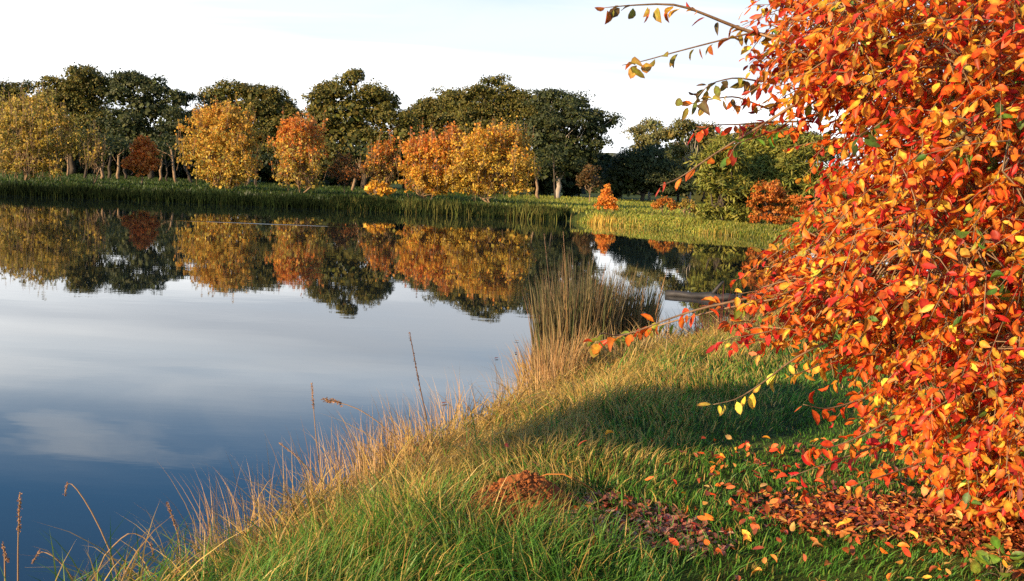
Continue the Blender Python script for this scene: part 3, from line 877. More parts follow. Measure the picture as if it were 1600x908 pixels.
def shore_blades(name, label, n, xlo, xhi, olo, ohi, hlo, hhi, pal, w, seed, thr=-0.4, z0=None):
    p = along_shore(n, xlo, xhi, olo, ohi)
    v = fbm(p[:, 0], p[:, 1], 0.55, seed)
    k = v + R.normal(0, 0.25, n) > thr
    p, v = p[k], v[k]
    m_ = len(p)
    z = ground(p[:, 0], p[:, 1])
    z = np.maximum(z, -0.3)
    hh = (hlo + (hhi - hlo) * np.clip(0.5 + 0.6 * v, 0, 1)) * R.uniform(0.7, 1.2, m_)
    a = R.uniform(0, 6.28, m_)
    lm = R.uniform(0.02, 0.3, m_)[:, None] * np.stack([np.cos(a), np.sin(a)], 1)
    c = pick(pal, m_, 0.2) * np.exp(0.45 * fbm(p[:, 0], p[:, 1], 0.8, seed + 30) + 0.3 * fbm(p[:, 0], p[:, 1], 0.2, seed + 3))[:, None]
    g = Geo()
    blades(g, np.c_[p, z], hh, w * R.uniform(0.7, 1.4, m_), lm, R.uniform(0, 0.25, m_), c * 0.9, c, 2)
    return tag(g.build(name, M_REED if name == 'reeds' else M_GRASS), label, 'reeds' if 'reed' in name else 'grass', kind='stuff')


RD_SHADED = [(0.009, 0.016, 0.005, 4), (0.014, 0.024, 0.006, 3), (0.026, 0.034, 0.009, 1)]  # reed green darkened to stand in for shade on this shore
shore_blades('reeds', 'green reeds lining the far left shore, darkened in colour for shade', 34000, -60, -6, -0.8, 0.3, 0.55, 0.85, RD_SHADED, 0.035, 3, -2)
shore_blades('reeds', 'olive reeds lining the far shore below the golden trees', 18000, -10, 2.8, -0.8, 0.6, 0.42, 0.8, [(0.02, 0.032, 0.009, 3), (0.036, 0.045, 0.012, 2), (0.08, 0.07, 0.02, 1), (0.012, 0.022, 0.007, 3)], 0.05, 6, -2)
shore_blades('reeds', 'paler straw green reed tufts standing out on the far shore', 4000, -9, 4, -0.9, 0.4, 0.75, 1.1, [(0.12, 0.12, 0.03, 3), (0.17, 0.14, 0.04, 1), (0.07, 0.085, 0.02, 2)], 0.045, 9, 0.45)
shore_blades('grass', 'yellow green grass fringe on the sunny right bank', 16000, 3.6, 24, -0.2, 1.6, 0.06, 0.24, [(0.28, 0.30, 0.045, 3), (0.42, 0.35, 0.06, 2), (0.18, 0.23, 0.036, 2)], 0.04, 12, -2)
shore_blades('grass', 'golden tussocks hanging over the right bank water', 4500, 4.2, 24, -0.35, 0.5, 0.25, 0.48, [(0.50, 0.34, 0.06, 3), (0.42, 0.25, 0.05, 2), (0.25, 0.24, 0.04, 1)], 0.035, 15, 0.45)
# meadow behind
n = 60000
Y = R.uniform(50, 112, n); X = (R.uniform(-100, 1500, n) - 800) / FPX * Y
d = shore_dist(X, Y); k = d > 1.0
X, Y, d = X[k], Y[k], d[k]; n = len(X)
sunny = sstep(-4, 6, X)  # tree shade at left, sunlight at right, painted into the blade colours
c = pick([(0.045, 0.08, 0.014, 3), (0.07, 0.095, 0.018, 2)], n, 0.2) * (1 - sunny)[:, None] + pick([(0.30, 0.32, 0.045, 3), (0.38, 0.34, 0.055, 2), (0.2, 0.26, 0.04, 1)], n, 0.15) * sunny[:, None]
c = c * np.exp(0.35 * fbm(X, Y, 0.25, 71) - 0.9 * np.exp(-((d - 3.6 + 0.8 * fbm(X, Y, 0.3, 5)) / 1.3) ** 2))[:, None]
a = R.uniform(0, 6.28, n)
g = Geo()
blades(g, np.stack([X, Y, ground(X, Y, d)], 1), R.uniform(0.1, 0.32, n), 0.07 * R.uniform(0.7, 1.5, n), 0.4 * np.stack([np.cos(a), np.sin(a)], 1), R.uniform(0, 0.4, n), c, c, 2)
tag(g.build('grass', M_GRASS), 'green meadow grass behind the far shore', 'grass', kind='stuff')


# ------------------------------------------------------------------ near reed clump and dry stems
def clump_obj(name, label, cat, cx, cy, rx, ry, n, hlo, hhi, w, pal, lean=0.2, curl=0.1, segs=5, mat=None, group=None, bias=(0, 0), tip=None):
    u = R.random(n) ** 0.5; a = R.uniform(0, 6.283, n)
    X = cx + rx * u * np.cos(a); Y = cy + ry * u * np.sin(a)
    z = np.maximum(ground(X, Y), -0.12)
    b = np.array([cx, cy, gz(cx, cy)])
    ll = R.uniform(0.02, lean, n)[:, None] * np.stack([np.cos(a), np.sin(a)], 1) + R.normal(0, 0.05, (n, 2)) + np.array(bias)
    c = pick(pal, n, 0.18)
    g = Geo()
    ct = c if tip is None else pick(tip, n, 0.18)
    blades(g, np.stack([X, Y, z], 1), R.uniform(hlo, hhi, n) * (1.05 - 0.3 * u), np.full(n, w) * R.uniform(0.6, 1.3, n), ll, R.uniform(0, curl, n), c, ct, segs)
    return tag(g.build(name, mat or M_DRY, loc=b), label, cat, group)


REED = [(0.19, 0.13, 0.065, 3.5), (0.12, 0.10, 0.05, 3), (0.26, 0.19, 0.085, 2), (0.09, 0.11, 0.04, 2), (0.34, 0.19, 0.075, 0.9)]
clump_obj('reed_clump', 'tall grey brown reed clump standing in shallow water, its left part', 'reeds', 0.78, 11.5, 0.50, 0.55, 1500, 0.95, 1.66, 0.013, REED, 0.15, 0.12)
clump_obj('reed_clump', 'grey green reed clump joining the taller reeds on their right', 'reeds', 1.28, 11.9, 0.48, 0.5, 1200, 0.75, 1.42, 0.013, REED[1:], 0.16, 0.14)
clump_obj('straw_tussock', 'orange straw tussock in front of the reed clump', 'grass tussock', 0.45, 9.9, 0.35, 0.5, 420, 0.45, 0.85, 0.010, [(0.42, 0.25, 0.09, 3), (0.5, 0.34, 0.14, 2), (0.33, 0.17, 0.07, 1)], 0.4, 0.25)
clump_obj('straw_tussock', 'paler straw tussock right of the orange one, beneath the leafy sprig', 'grass tussock', 1.15, 10.3, 0.5, 0.45, 420, 0.3, 0.65, 0.010, [(0.38, 0.26, 0.10, 3), (0.28, 0.23, 0.07, 2), (0.20, 0.2, 0.05, 2)], 0.5, 0.4)
clump_obj('red_stemmed_shrub', 'low shrub of thin dull red stems on the bank behind the red leaves', 'shrub', 2.4, 11.2, 0.4, 0.3, 60, 0.4, 0.75, 0.009, [(0.16, 0.035, 0.03, 3), (0.14, 0.07, 0.04, 2)], 0.5, 0.1)


def seed_stem(label, pts, D, rad=0.0035, head=0.16, hr=0.008, c=(0.42, 0.27, 0.14), hc=(0.36, 0.2, 0.11), droop=False, name='dry_grass_stem'):
    """one tall stalk through photograph points at distance D"""
    P = np.array([at(a, b, D) for a, b in pts])
    base = P[0].copy(); base[2] = max(gz(base[0], base[1]), -0.2)
    if base[2] < P[0][2]:
        P = np.concatenate([[base], P])
    t = np.linspace(0, 1, len(P)); tt = np.linspace(0, 1, 12)
    P = np.stack([np.interp(tt, t, P[:, q]) for q in range(3)], 1)
    P[1:-1] = (P[:-2] + 2 * P[1:-1] + P[2:]) / 4
    rt = tag(root(name, P[0]), label, 'grass stem', 'tall dry stems along the bank')
    g = Geo(); add_tube(g, P, np.linspace(rad * 1.25, rad * 0.6, 12), 5, np.array(c)); g.build('stem', M_DRY, rt, True, P[0])
    h = Geo()
    ax = norm(P[-1] - P[-2]); n = 70 + int(head * 260)
    s = R.random(n)
    q = P[-1] - ax * (s * head)[:, None] + R.normal(0, hr * 0.4, (n, 3))
    dv = norm(ax + R.normal(0, 0.45, (n, 3)))
    x, y, z = frame(dv, R.normal(size=(n, 3)))
    tv = LEAF4[0].copy(); tv[:, 0] *= 0.6
    scatter(h, tv, LEAF4[1], LEAF4[2], q, x, y, z, hr * 1.2 * R.uniform(0.7, 1.4, n), pick([(*hc, 1)], n, 0.15))
    h.build('seed_head', M_DRY, rt, False, P[0])
    return rt


seed_stem('tall pale stalk rising alone against the water left of the pink grass', [(502, 745), (494, 690), (487, 600)], 5.9)
seed_stem('tallest dark jointed stalk leaning above the pinkish grass', [(668, 660), (655, 600), (640, 520)], 7.2, 0.005, 0.45, 0.008, (0.22, 0.13, 0.08), (0.2, 0.11, 0.08))
seed_stem('straight stalk at the lower left edge of the water', [(28, 905), (28, 850), (31, 772)], 4.6, 0.004, 0.2, 0.009)
seed_stem('stalk bent over at the top like a hook, lower left', [(185, 890), (150, 810), (122, 765), (106, 750), (101, 775)], 4.6, 0.0035, 0.07, 0.006)
seed_stem('short leaning straw stalk in the bottom left corner', [(8, 905), (7, 860), (4, 850)], 4.5, 0.004, 0.1, 0.008)
seed_stem('curved straw stalk arching left over the bank, bottom left', [(150, 880), (185, 845), (205, 828), (235, 845), (240, 870)], 4.5, 0.0035, 0.08, 0.006)
seed_stem('low arching stalk near the bottom left corner', [(118, 905), (85, 868), (62, 860), (50, 880)], 4.5, 0.0035, 0.08, 0.006)
seed_stem('upright stalk beside the small green tuft at lower left', [(282, 850), (270, 810), (261, 785)], 4.9, 0.0035, 0.14, 0.008)
seed_stem('long straw stalk arching left with brown seed head over blue water', [(655, 720), (600, 665), (555, 635), (507, 624)], 6.4, 0.004, 0.12, 0.014)
seed_stem('thin dead stalk leaning left beside the pale lone stalk', [(487, 738), (460, 710), (436, 692)], 5.8, 0.004, 0.16, 0.006)
seed_stem('tall thin reed stalk at the left of the reed clump', [(868, 520), (858, 440), (850, 365)], 11.4, 0.0045, 0.30, 0.006, (0.2, 0.13, 0.08))
seed_stem('pair mate reed stalk standing above the middle of the reed clump', [(886, 500), (884, 430), (880, 362)], 11.5, 0.0045, 0.30, 0.006, (0.25, 0.16, 0.09))
seed_stem('pale upright straw stalk below the leafy sprig', [(1043, 590), (1040, 550), (1046, 500)], 9.6, 0.006, 0.2, 0.012, (0.5, 0.38, 0.18))
seed_stem('thin slanting stalk crossing the grass shadow', [(990, 690), (1060, 665), (1135, 655)], 6.9, 0.003, 0.05, 0.004)
seed_stem('slanting straw in the grass behind the mound', [(895, 705), (910, 680), (920, 662)], 6.0, 0.004, 0.08, 0.006)
# orange runner arching over the mound
P = np.array([at(a, b, D) for a, b, D in [(822, 758, 4.98), (835, 748, 4.97), (855, 741, 4.95), (880, 741, 4.95), (905, 752, 4.94), (930, 768, 4.93)]])
g = Geo(); add_tube(g, P, [0.004] * 6, 6, np.array((0.55, 0.22, 0.05)))
tag(g.build('arched_stem', M_DRY, smooth=True, loc=P[0]), 'orange dry stem arching over the red earth mound', 'grass stem')

# fallen log in the shallow water
g = Geo()
p0 = at(1040, 462, 19.5); p1 = at(1150, 464, 19.0); p0[2] = 0.02; p1[2] = 0.05
LP = curve_pts(p0, p1, 9, jitter=0.02)
add_tube(g, LP, 0.075 * R.uniform(0.85, 1.1, 9), 10)
add_tube(g, curve_pts(LP[5], LP[5] + np.array([0.2, -0.1, 0.3]), 4), [0.04, 0.035, 0.03, 0.02], 6)
tag(g.build('log', M_LOG, smooth=True, loc=p0), 'dark log lying in shallow water behind the reeds', 'log')

# ------------------------------------------------------------------ red earth mound
bm_n, bm_m = 160, 70
g = Geo()
th = np.linspace(0, 2 * math.pi, bm_n, endpoint=False); rr = np.linspace(0, 1, bm_m)
TH, RRr = np.meshgrid(th, rr, indexing='ij')
mx_ = MOUND[0] + 0.265 * RRr * np.cos(TH) * (1 + 0.1 * np.sin(3 * TH + 1)); my_ = MOUND[1] + 0.22 * RRr * np.sin(TH) * (1 + 0.08 * np.cos(2 * TH))
prof = (1 - RRr ** 2.2) ** 0.8
lump = fbm(mx_ * 1, my_, 9, 3) * 0.032 + fbm(mx_, my_, 26, 7) * 0.018 + fbm(mx_, my_, 70, 9) * 0.009
mz = ground(mx_.ravel(), my_.ravel()).reshape(mx_.shape) - 0.02 + 0.185 * prof * (1 + 0.18 * np.cos(TH)) + lump * (0.3 + prof)
i, j = np.meshgrid(np.arange(bm_n), np.arange(bm_m - 1), indexing='ij')
k = (i + 1) % bm_n
F = np.stack([i * bm_m + j, i * bm_m + j + 1, k * bm_m + j + 1, k * bm_m + j], -1).reshape(-1)
g.add(np.stack([mx_, my_, mz], -1).reshape(-1, 3), F, np.full(bm_n * (bm_m - 1), 4))
n_ = 420
ua = R.uniform(0, 6.283, n_); ur_ = R.uniform(0.2, 1.25, n_)
ICO = np.array([[0, 0, 1], [0.9, 0, 0.2], [0.2, 0.9, 0.1], [-0.8, 0.4, 0], [-0.5, -0.8, 0.1], [0.5, -0.8, 0], [0, 0, -0.8]], float)
IF = [0, 1, 2, 0, 2, 3, 0, 3, 4, 0, 4, 5, 0, 5, 1, 6, 2, 1, 6, 3, 2, 6, 4, 3, 6, 5, 4, 6, 1, 5]
cxm = MOUND[0] + 0.265 * ur_ * np.cos(ua); cym = MOUND[1] + 0.22 * ur_ * np.sin(ua)
czm = ground(cxm, cym) - 0.014 + 0.185 * np.clip(1 - np.minimum(ur_, 1) ** 2.2, 0, 1) ** 0.8 * (1 + 0.18 * np.cos(ua))
X_, Y_, Z_ = frame(norm(R.normal(size=(n_, 3))), norm(R.normal(size=(n_, 3))))
scatter(g, ICO, IF, [3] * 10, np.stack([cxm, cym, czm], 1), X_, Y_, Z_, 0.003 + 0.013 * R.random(n_) ** 2.5, np.ones((n_, 3)))
mo = g.build('earth_mound', M_SOIL, smooth=True, loc=(MOUND[0], MOUND[1], 0.45))
tag(mo, 'red brown crumbly earth mound in the grass', 'earth mound')

# ------------------------------------------------------------------ the red leaved tree at right
# a leaf folded along its midrib, pointed, y from stalk to tip
LN = (np.array([[0, -0.22, 0.0], [0, 0, 0], [0.18, 0.22, 0.07], [0.245, 0.48, 0.09], [0.17, 0.78, 0.03], [0, 1.0, -0.10], [-0.17, 0.78, 0.03], [-0.245, 0.48, 0.09], [-0.18, 0.22, 0.07], [0, 0.5, 0.0], [0.012, -0.22, 0.0]], float),
      [1, 2, 3, 9, 9, 3, 4, 5, 1, 9, 7, 8, 9, 5, 6, 7, 0, 10, 1], [4, 4, 4, 4, 3])
LTINT = np.array([[0.8, 0.9, 1]] + [[1.05, 1.3, 1.1]] + [[1, 1, 1]] + [[0.96, 0.85, 0.95], [0.93, 0.74, 0.9], [0.85, 0.62, 0.85], [0.93, 0.74, 0.9], [0.96, 0.85, 0.95]] + [[1, 1, 1]] + [[1.08, 1.35, 1.2], [0.8, 0.9, 1]])
NEARPAL = [(0.76, 0.12, 0.02, 3.5), (0.80, 0.21, 0.025, 4.5), (0.82, 0.31, 0.035, 3.5), (0.84, 0.48, 0.055, 3.2), (0.62, 0.04, 0.025, 3), (0.36, 0.04, 0.02, 1.2), (0.42, 0.36, 0.06, 0.6), (0.10, 0.20, 0.035, 0.06)]

OUT = [(1200, -260), (1160, -60), (1150, 0), (1145, 40), (1140, 80), (1120, 110), (1135, 150), (1150, 185), (1205, 205), (1255, 230), (1250, 270), (1235, 310), (1205, 345), (1165, 375), (1150, 410), (1140, 450),
       (1130, 500), (1140, 530), (1190, 560), (1250, 575), (1290, 600), (1300, 640), (1330, 680), (1350, 715), (1400, 745), (1430, 790), (1440, 840), (1480, 868), (1560, 880), (2080, 880), (2150, 500), (2100, 0), (2000, -300)]
OUT = np.array(OUT, float)


def poly_sd(P, Q):
    A_ = Q; B_ = np.roll(Q, -1, axis=0); E_ = B_ - A_
    d = P[:, None] - A_[None]
    t = np.clip((d * E_).sum(-1) / (E_ ** 2).sum(-1), 0, 1)
    dd = np.sqrt(((d - t[..., None] * E_) ** 2).sum(-1).min(1))
    c = ((A_[:, 1] > P[:, 1:2]) != (B_[:, 1] > P[:, 1:2])) & (P[:, :1] < (B_[:, 0] - A_[:, 0]) * (P[:, 1:2] - A_[:, 1]) / (B_[:, 1] - A_[:, 1] + 1e-12) + A_[:, 0])
    return np.where(c.sum(1) % 2 == 1, dd, -dd)


TB = np.array([2.95, 5.35, 0.0]); TB[2] = gz(TB[0], TB[1]) - 0.05
tree_rt = tag(root('autumn_tree', TB), 'near tree of glossy red and orange leaves drooping to the grass', 'autumn tree')
wood = Geo(); lv = Geo()
# trunk and main limbs
trunk_top = TB + np.array([-0.1, 0.05, 1.5])
TP = curve_pts(TB, trunk_top + np.array([0.05, 0, 1.6]), 8, jitter=0.03)
tr = Geo(); add_tube(tr, TP, np.linspace(0.085, 0.03, 8), 9); tr.build('trunk', M_BARK_T, tree_rt, True, TB)
NP = 12000
pp = np.stack([R.uniform(1080, 2150, NP), R.uniform(-300, 880, NP)], 1)
sd = poly_sd(pp, OUT)
dens = sstep(0, np.where(pp[:, 1] < 330, 135, 95), sd) * 0.87 + 0.13
dens = np.where(pp[:, 0] > 1640, dens * 0.45, dens) * np.where(pp[:, 1] < -30, 0.5, 1)
# the low left part is looser so the lawn shows through
loose = np.exp(-(((pp[:, 0] - 1330) / 110) ** 2 + ((pp[:, 1] - 640) / 85) ** 2)) * 0.7 + np.exp(-(((pp[:, 0] - 1200) / 60) ** 2 + ((pp[:, 1] - 320) / 60) ** 2)) * 0.4
keep = (sd > 0) & (R.random(NP) < dens * 0.86 * (1 - loose))
pp, sd = pp[keep], sd[keep]
thick = np.clip(sd / 170, 0.12, 1)
D = 4.95 + (R.random(len(pp)) - 0.5) * 2.2 * thick
TIPS = np.array([at(a, b, q) for (a, b), q in zip(pp, D)])
gzt = ground(TIPS[:, 0], TIPS[:, 1])
TIPS[:, 2] = np.maximum(TIPS[:, 2], gzt + 0.06)
# limbs reach out from the trunk; twigs spring from the nearest limb point
limb_pts = [TP[2:]]
sel = TIPS[R.choice(np.where(sd > 110)[0], 46, replace=False)]
for s in sel:
    k = np.argmin(np.abs(TP[:, 2] - max(TB[2] + 0.7, s[2] + 0.15)) + R.random(len(TP)) * 0.2)
    L = np.linalg.norm(s - TP[k])
    Pl = curve_pts(TP[k], s, 9, jitter=0.025 * L, rise=0.13 * L)
    add_tube(wood, Pl, np.linspace(0.011 + 0.003 * L, 0.003, 9), 5)
    limb_pts.append(Pl)
LPS = np.concatenate(limb_pts)


def leaf_run(P, n, pal, size=(0.038, 0.067), droop=0.55, start=0.15):
    """n leaves set alternately along a twig polyline"""
    t = np.linspace(start, 1.0, n) + R.normal(0, 0.03, n)
    t = np.clip(t, 0, 1)
    tt = np.linspace(0, 1, len(P))
    pos = np.stack([np.interp(t, tt, P[:, q]) for q in range(3)], 1)
    ax = norm(P[-1] - P[0])
    sidev = norm(np.cross(ax, [0, 0, 1.0]))
    sg = np.where(np.arange(n) % 2 == 0, 1.0, -1.0)[:, None]
    dv = norm(ax[None] * 0.55 + sidev[None] * sg * 0.75 + np.array([0, 0, -droop]) + R.normal(0, 0.55, (n, 3)))
    nz_ = norm(np.array([0, 0, 0.8]) + sun_dir * 0.55 + R.normal(0, 0.65, (n, 3)))
    x, y, z = frame(dv, nz_)
    s = R.uniform(*size, n)
    tv = LN[0].copy()
    scatter(lv, tv, LN[1], LN[2], pos + dv * 0.22 * s[:, None], x * R.uniform(0.65, 1.35, (n, 1)), y, z * R.normal(1.0, 1.3, (n, 1)), s, pick(pal, n, 0.24), LTINT)


def spray_pal(P):
    """each spray leans to one colour"""
    q = R.random()
    base = [list(c) for c in NEARPAL]
    h = fbm([P[0] * 1.0], [P[2] * 1.0], 2.2, 4)[0]
    if q < 0.30 + 0.2 * h: base[3][3] *= 4; base[2][3] *= 3
    elif q < 0.60: base[0][3] *= 3; base[4][3] *= 2.5
    elif q < 0.63: base[7][3] *= 300; base[6][3] *= 10
    else: base[1][3] *= 2.5
    return base


for s in TIPS:
    vec = s - TP[np.argmin(np.abs(TP[:, 2] - s[2] - 0.3))]
    o = norm(vec * np.array([1, 1, 0.35]) + np.array([0, 0, -0.25]) * np.linalg.norm(vec) + R.normal(0, 0.35, 3) * np.linalg.norm(vec))
    L = R.uniform(0.16, 0.36)
    st = s - o * L
    dist = np.linalg.norm(LPS - st, axis=1)
    near = LPS[np.argmin(dist)]
    P = np.concatenate([curve_pts(near, st, 4, rise=0.05)[:-1], curve_pts(st, s, 5, sag=0.05)])
    if dist.min() < 0.75:
        add_tube(wood, P, np.linspace(0.0045, 0.0014, len(P)), 3, cap=False)
    else:
        P = curve_pts(st, s, 5, sag=0.05); add_tube(wood, P, np.linspace(0.003, 0.0014, 5), 3, cap=False)
    leaf_run(curve_pts(st, s, 5, sag=0.05), R.integers(7, 12), spray_pal(s))

# single sprays that reach clear of the crown
OLVL = [(0.30, 0.25, 0.04, 2), (0.20, 0.20, 0.05, 2), (0.16, 0.10, 0.04, 1), (0.45, 0.28, 0.05, 1)]
ORL = [(0.74, 0.17, 0.02, 2), (0.72, 0.08, 0.02, 2), (0.78, 0.36, 0.04, 1)]
SPR = [([(1300, 62), (1190, 58), (1120, 30), (1060, 5), (985, 8), (945, 12)], 4.6, 16, [*OLVL, *ORL], 0.012),
       ([(1180, 50), (1130, 62), (1060, 80), (1000, 97), (972, 102)], 4.5, 11, OLVL + ORL[:1], 0.005),
       ([(1240, 110), (1200, 130), (1150, 120), (1110, 130), (1090, 150)], 4.7, 12, OLVL, 0.006),
       ([(1200, 170), (1150, 150), (1110, 155), (1070, 165)], 4.6, 9, OLVL + ORL[:1], 0.005),
       ([(1270, 190), (1210, 190), (1150, 195), (1110, 195), (1085, 205)], 4.7, 14, ORL + [(0.55, 0.03, 0.03, 2)], 0.006),
       ([(1200, 190), (1150, 220), (1110, 245), (1060, 280), (1032, 290)], 4.5, 5, [(0.50, 0.05, 0.02, 2), (0.7, 0.16, 0.02, 2)], 0.007),
       ([(1220, 200), (1180, 215), (1150, 225), (1140, 245)], 4.6, 6, [(0.14, 0.30, 0.04, 2), (0.75, 0.3, 0.03, 1)], 0.005),
       ([(1260, 430), (1180, 465), (1100, 480), (1040, 500), (990, 520), (930, 535)], 4.7, 24, ORL + [(0.45, 0.36, 0.05, 1)], 0.009),
       ([(990, 520), (960, 525), (940, 520), (932, 528)], 4.7, 5, [(0.30, 0.36, 0.05, 1)], 0.004),
       ([(1270, 500), (1220, 515), (1165, 525), (1120, 535)], 4.6, 10, [(0.65, 0.04, 0.03, 2), (0.7, 0.1, 0.03, 1)], 0.006),
       ([(1300, 530), (1240, 560), (1190, 600), (1150, 625), (1115, 632)], 4.5, 8, [(0.75, 0.5, 0.06, 2), (0.5, 0.38, 0.06, 1), (0.7, 0.2, 0.03, 1)], 0.006),
       ([(1400, 600), (1330, 630), (1290, 640), (1255, 632)], 4.6, 7, ORL, 0.006),
       ([(1420, 640), (1350, 680), (1300, 700), (1265, 695)], 4.6, 10, ORL, 0.006),
       ([(1420, 680), (1350, 705), (1290, 725), (1235, 745)], 4.7, 8, [(0.6, 0.03, 0.03, 2), (0.65, 0.08, 0.03, 1)], 0.006),
       ([(1450, 720), (1390, 740), (1330, 760)], 4.7, 8, ORL, 0.006),
       ([(1300, 560), (1270, 575), (1230, 590)], 4.6, 5, [(0.78, 0.42, 0.05, 1)], 0.005),
       ([(1560, 445), (1535, 470), (1515, 500)], 3.95, 5, [(0.11, 0.24, 0.04, 1)], 0.004),
       ([(1560, 250), (1535, 235), (1500, 240)], 3.95, 6, [(0.13, 0.22, 0.04, 1)], 0.004),
       ([(1540, 330), (1525, 345), (1520, 375)], 3.95, 4, [(0.14, 0.26, 0.04, 1)], 0.004),
       ([(1600, 130), (1595, 160), (1590, 185)], 3.95, 3, [(0.16, 0.30, 0.04, 1)], 0.004),
       ([(1365, 200), (1345, 210), (1340, 220)], 4.05, 3, [(0.08, 0.14, 0.03, 1)], 0.004)]
for pts, D, n, pal, rd in SPR:
    P = np.array([at(a, b, D + 0.35 * (1 - q / (len(pts) - 1))) for q, (a, b) in enumerate(pts)])
    t = np.linspace(0, 1, len(P)); tt = np.linspace(0, 1, 14)
    P = np.stack([np.interp(tt, t, P[:, q]) for q in range(3)], 1)
    P[1:-1] = (P[:-2] + 2 * P[1:-1] + P[2:]) / 4
    near = LPS[np.argmin(np.linalg.norm(LPS - P[0], axis=1))]
    add_tube(wood, curve_pts(near, P[0], 5, rise=0.03), np.linspace(rd * 1.3, rd, 5), 5)
    add_tube(wood, P, np.linspace(rd, 0.0016, 14), 5)
    leaf_run(curve_pts(near, P[0], 5, rise=0.03), 9, pal, size=(0.05, 0.075), droop=0.6, start=0.2)
    leaf_run(P, int(n * 1.7), pal, size=(0.05, 0.085), droop=0.6, start=0.05)
wood.build('branches', M_BARK_T, tree_rt, True, TB)
lv.build('crown', M_NEAR, tree_rt, True, TB)

# ------------------------------------------------------------------ fallen leaves
LIT_D = [(0.30, 0.07, 0.025, 3), (0.45, 0.11, 0.03, 3), (0.18, 0.05, 0.03, 2), (0.58, 0.2, 0.04, 2.5), (0.6, 0.34, 0.09, 1.5)]
LIT_P = [(0.36, 0.15, 0.09, 3), (0.44, 0.24, 0.15, 2), (0.34, 0.06, 0.035, 2), (0.22, 0.08, 0.05, 2), (0.5, 0.15, 0.03, 0.6)]


def flat_leaves(g, x, y, lift, pal, s, tilt=0.25):
    n = len(x)
    z = ground(x, y) + lift
    a = R.uniform(0, 6.283, n)
    dv = norm(np.stack([np.cos(a), np.sin(a), R.normal(0, tilt, n)], 1))
    ux = norm(np.c_[R.normal(0, tilt, (n, 2)), np.ones(n)])
    ax, ay, az = frame(dv, ux)
    scatter(g, LN[0], LN[1], LN[2], np.stack([x, y, z], 1), ax, ay, az * R.normal(0.8, 1.0, (n, 1)), s, pick(pal, n, 0.18))


g = Geo()
for c, a, b, kind in PATCH:
    m_ = int(5200 * a * b)
    u = R.random(m_) ** 0.5 * 1.12; t = R.uniform(0, 6.283, m_)
    flat_leaves(g, c[0] + a * u * np.cos(t), c[1] + b * u * np.sin(t), R.uniform(0.005, 0.035, m_), LIT_P if kind == 'pink' else LIT_D, R.uniform(0.028, 0.055, m_), 0.4)
m_ = 1300
q = R.uniform(0, 1, (m_, 2))
x = 0.9 + 2.4 * q[:, 0]; y = 3.8 + 2.4 * q[:, 1]
k = R.random(m_) < sstep(0.6, 2.0, x) * 0.6 + 0.12
flat_leaves(g, x[k], y[k], R.uniform(0.03, 0.075, k.sum()), LIT_D + ORL, R.uniform(0.035, 0.065, k.sum()), 0.7)
tag(g.build('leaf_litter', M_LITTER, smooth=True), 'drift of fallen red and brown leaves under the red tree', 'leaf litter', kind='stuff')

for q in range(46):
    if q < 30:
        a_, b_ = R.uniform(1090, 1330), R.uniform(720, 890)
    else:
        a_, b_ = R.uniform(560, 1100), R.uniform(690, 890)
    p = on_ground(a_, b_)
    g = Geo()
    flat_leaves(g, np.zeros(1), np.zeros(1), np.zeros(1) - gz(0, 0), ORL + LIT_D[:2], np.array([R.uniform(0.05, 0.075)]), 0.5)
    o = g.build('fallen_leaf', M_LITTER, smooth=True)
    o.location = (p[0], p[1], gz(*p) + (0.06 if q < 30 else 0.09))
    tag(o, 'single fallen leaf lying loose on the green grass', 'fallen leaf', 'single leaves fallen on the grass')

for a_, b_ in [(812, 534), (806, 553), (778, 560), (690, 632)]:
    d = ray(a_, b_); p = EYE + d * (-EYE[2] / d[2])
    g = Geo()
    scatter(g, LN[0] * np.array([1, 1, 0.25]), LN[1], LN[2], np.zeros((1, 3)), *frame(norm(np.array([[R.normal(), R.normal(), 0]])), np.array([[0, 0, 1.0]])), np.array([0.08]), pick(LIT_D, 1))
    o = g.build('fallen_leaf', M_LITTER, smooth=True); o.location = (p[0], p[1], 0.012)
    tag(o, 'tiny dark leaf floating on the still water beside the bank', 'fallen leaf', 'leaves afloat on the pond')

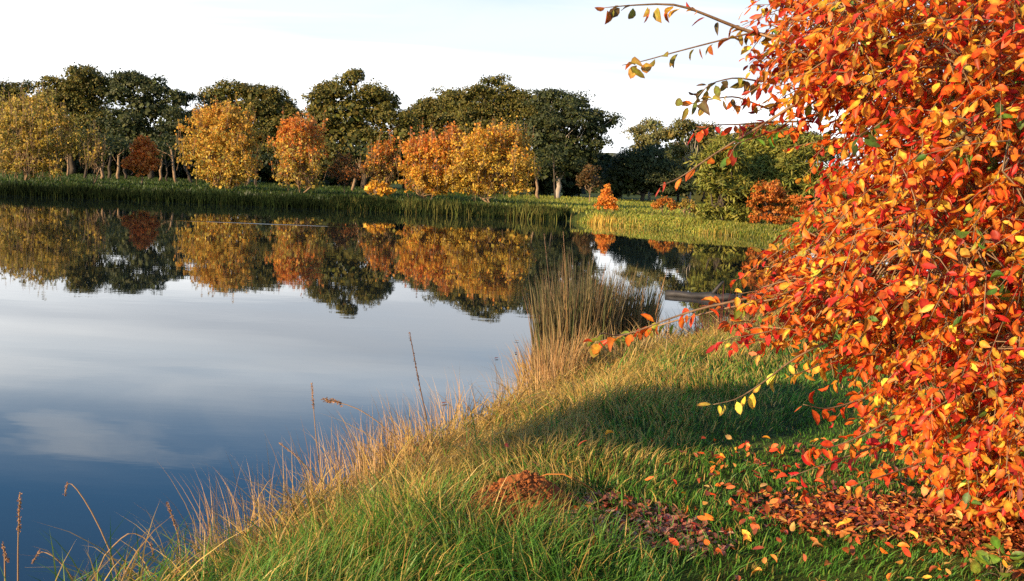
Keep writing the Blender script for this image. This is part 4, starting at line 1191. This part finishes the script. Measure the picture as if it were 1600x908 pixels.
# low green leaves at the bottom right corner
rt = tag(root('seedling_plant', at(1560, 880, 4.0)), 'low plant with round green leaves in the bottom right corner', 'plant')
lvl = lv
lv = Geo()
b0 = at(1565, 905, 4.05)
st = Geo()
for (a_, b_) in [(1548, 885), (1572, 872), (1595, 880), (1560, 858), (1610, 868), (1585, 895), (1535, 900)]:
    tip = at(a_, b_, 4.0)
    P = curve_pts(b0, tip, 4, rise=0.02)
    add_tube(st, P, np.linspace(0.003, 0.0015, 4), 4)
    leaf_run(P, 3, [(0.20, 0.30, 0.04, 2), (0.35, 0.38, 0.05, 1), (0.12, 0.22, 0.03, 1)], size=(0.06, 0.08), droop=0.1, start=0.8)
st.build('stems', M_BARK_T, rt, True, tuple(rt.location))
lv.build('leaves', M_NEAR, rt, True, tuple(rt.location))

# ------------------------------------------------------------------ tree outside the frame at left whose shadow crosses the lawn
def shade_tree(label, target, reach, rc, n):
    """stands towards the sun from the target ground point"""
    p = np.array([*target, 0.5]) + sun_dir * reach
    b = np.array([p[0], p[1], gz(p[0], p[1]) - 0.05])
    rt = tag(root('lakeside_tree', b), label, 'tree')
    t = Geo(); add_tube(t, curve_pts(b, p, 6, jitter=0.04), np.linspace(0.09, 0.03, 6), 7)
    g = Geo()
    sc_ = norm(R.normal(size=(11, 3))) * R.uniform(0.35, 0.95, (11, 1)) * np.array(rc)
    P = p + sc_[R.integers(0, 11, n)] + norm(R.normal(size=(n, 3))) * (R.random((n, 1)) ** 0.5) * np.array(rc) * 0.40
    for q in range(12):
        add_tube(t, curve_pts(b + (p - b) * R.uniform(0.7, 1), P[R.integers(n)], 4, jitter=0.05), np.linspace(0.03, 0.008, 4), 4)
    x, y, z = frame(norm(R.normal(size=(n, 3))), norm(R.normal(size=(n, 3))))
    scatter(g, LEAF4[0], LEAF4[1], LEAF4[2], P, x, y, z, 0.2, pick(G1, n))
    t.build('trunk', M_BARK_D, rt, True, b); g.build('crown', M_FOL, rt, False, b)


shade_tree('small round lakeside tree outside the picture at left, throwing the lawn shadow', on_ground(1150, 640), 15.0, (0.72, 0.72, 0.40), 4500)
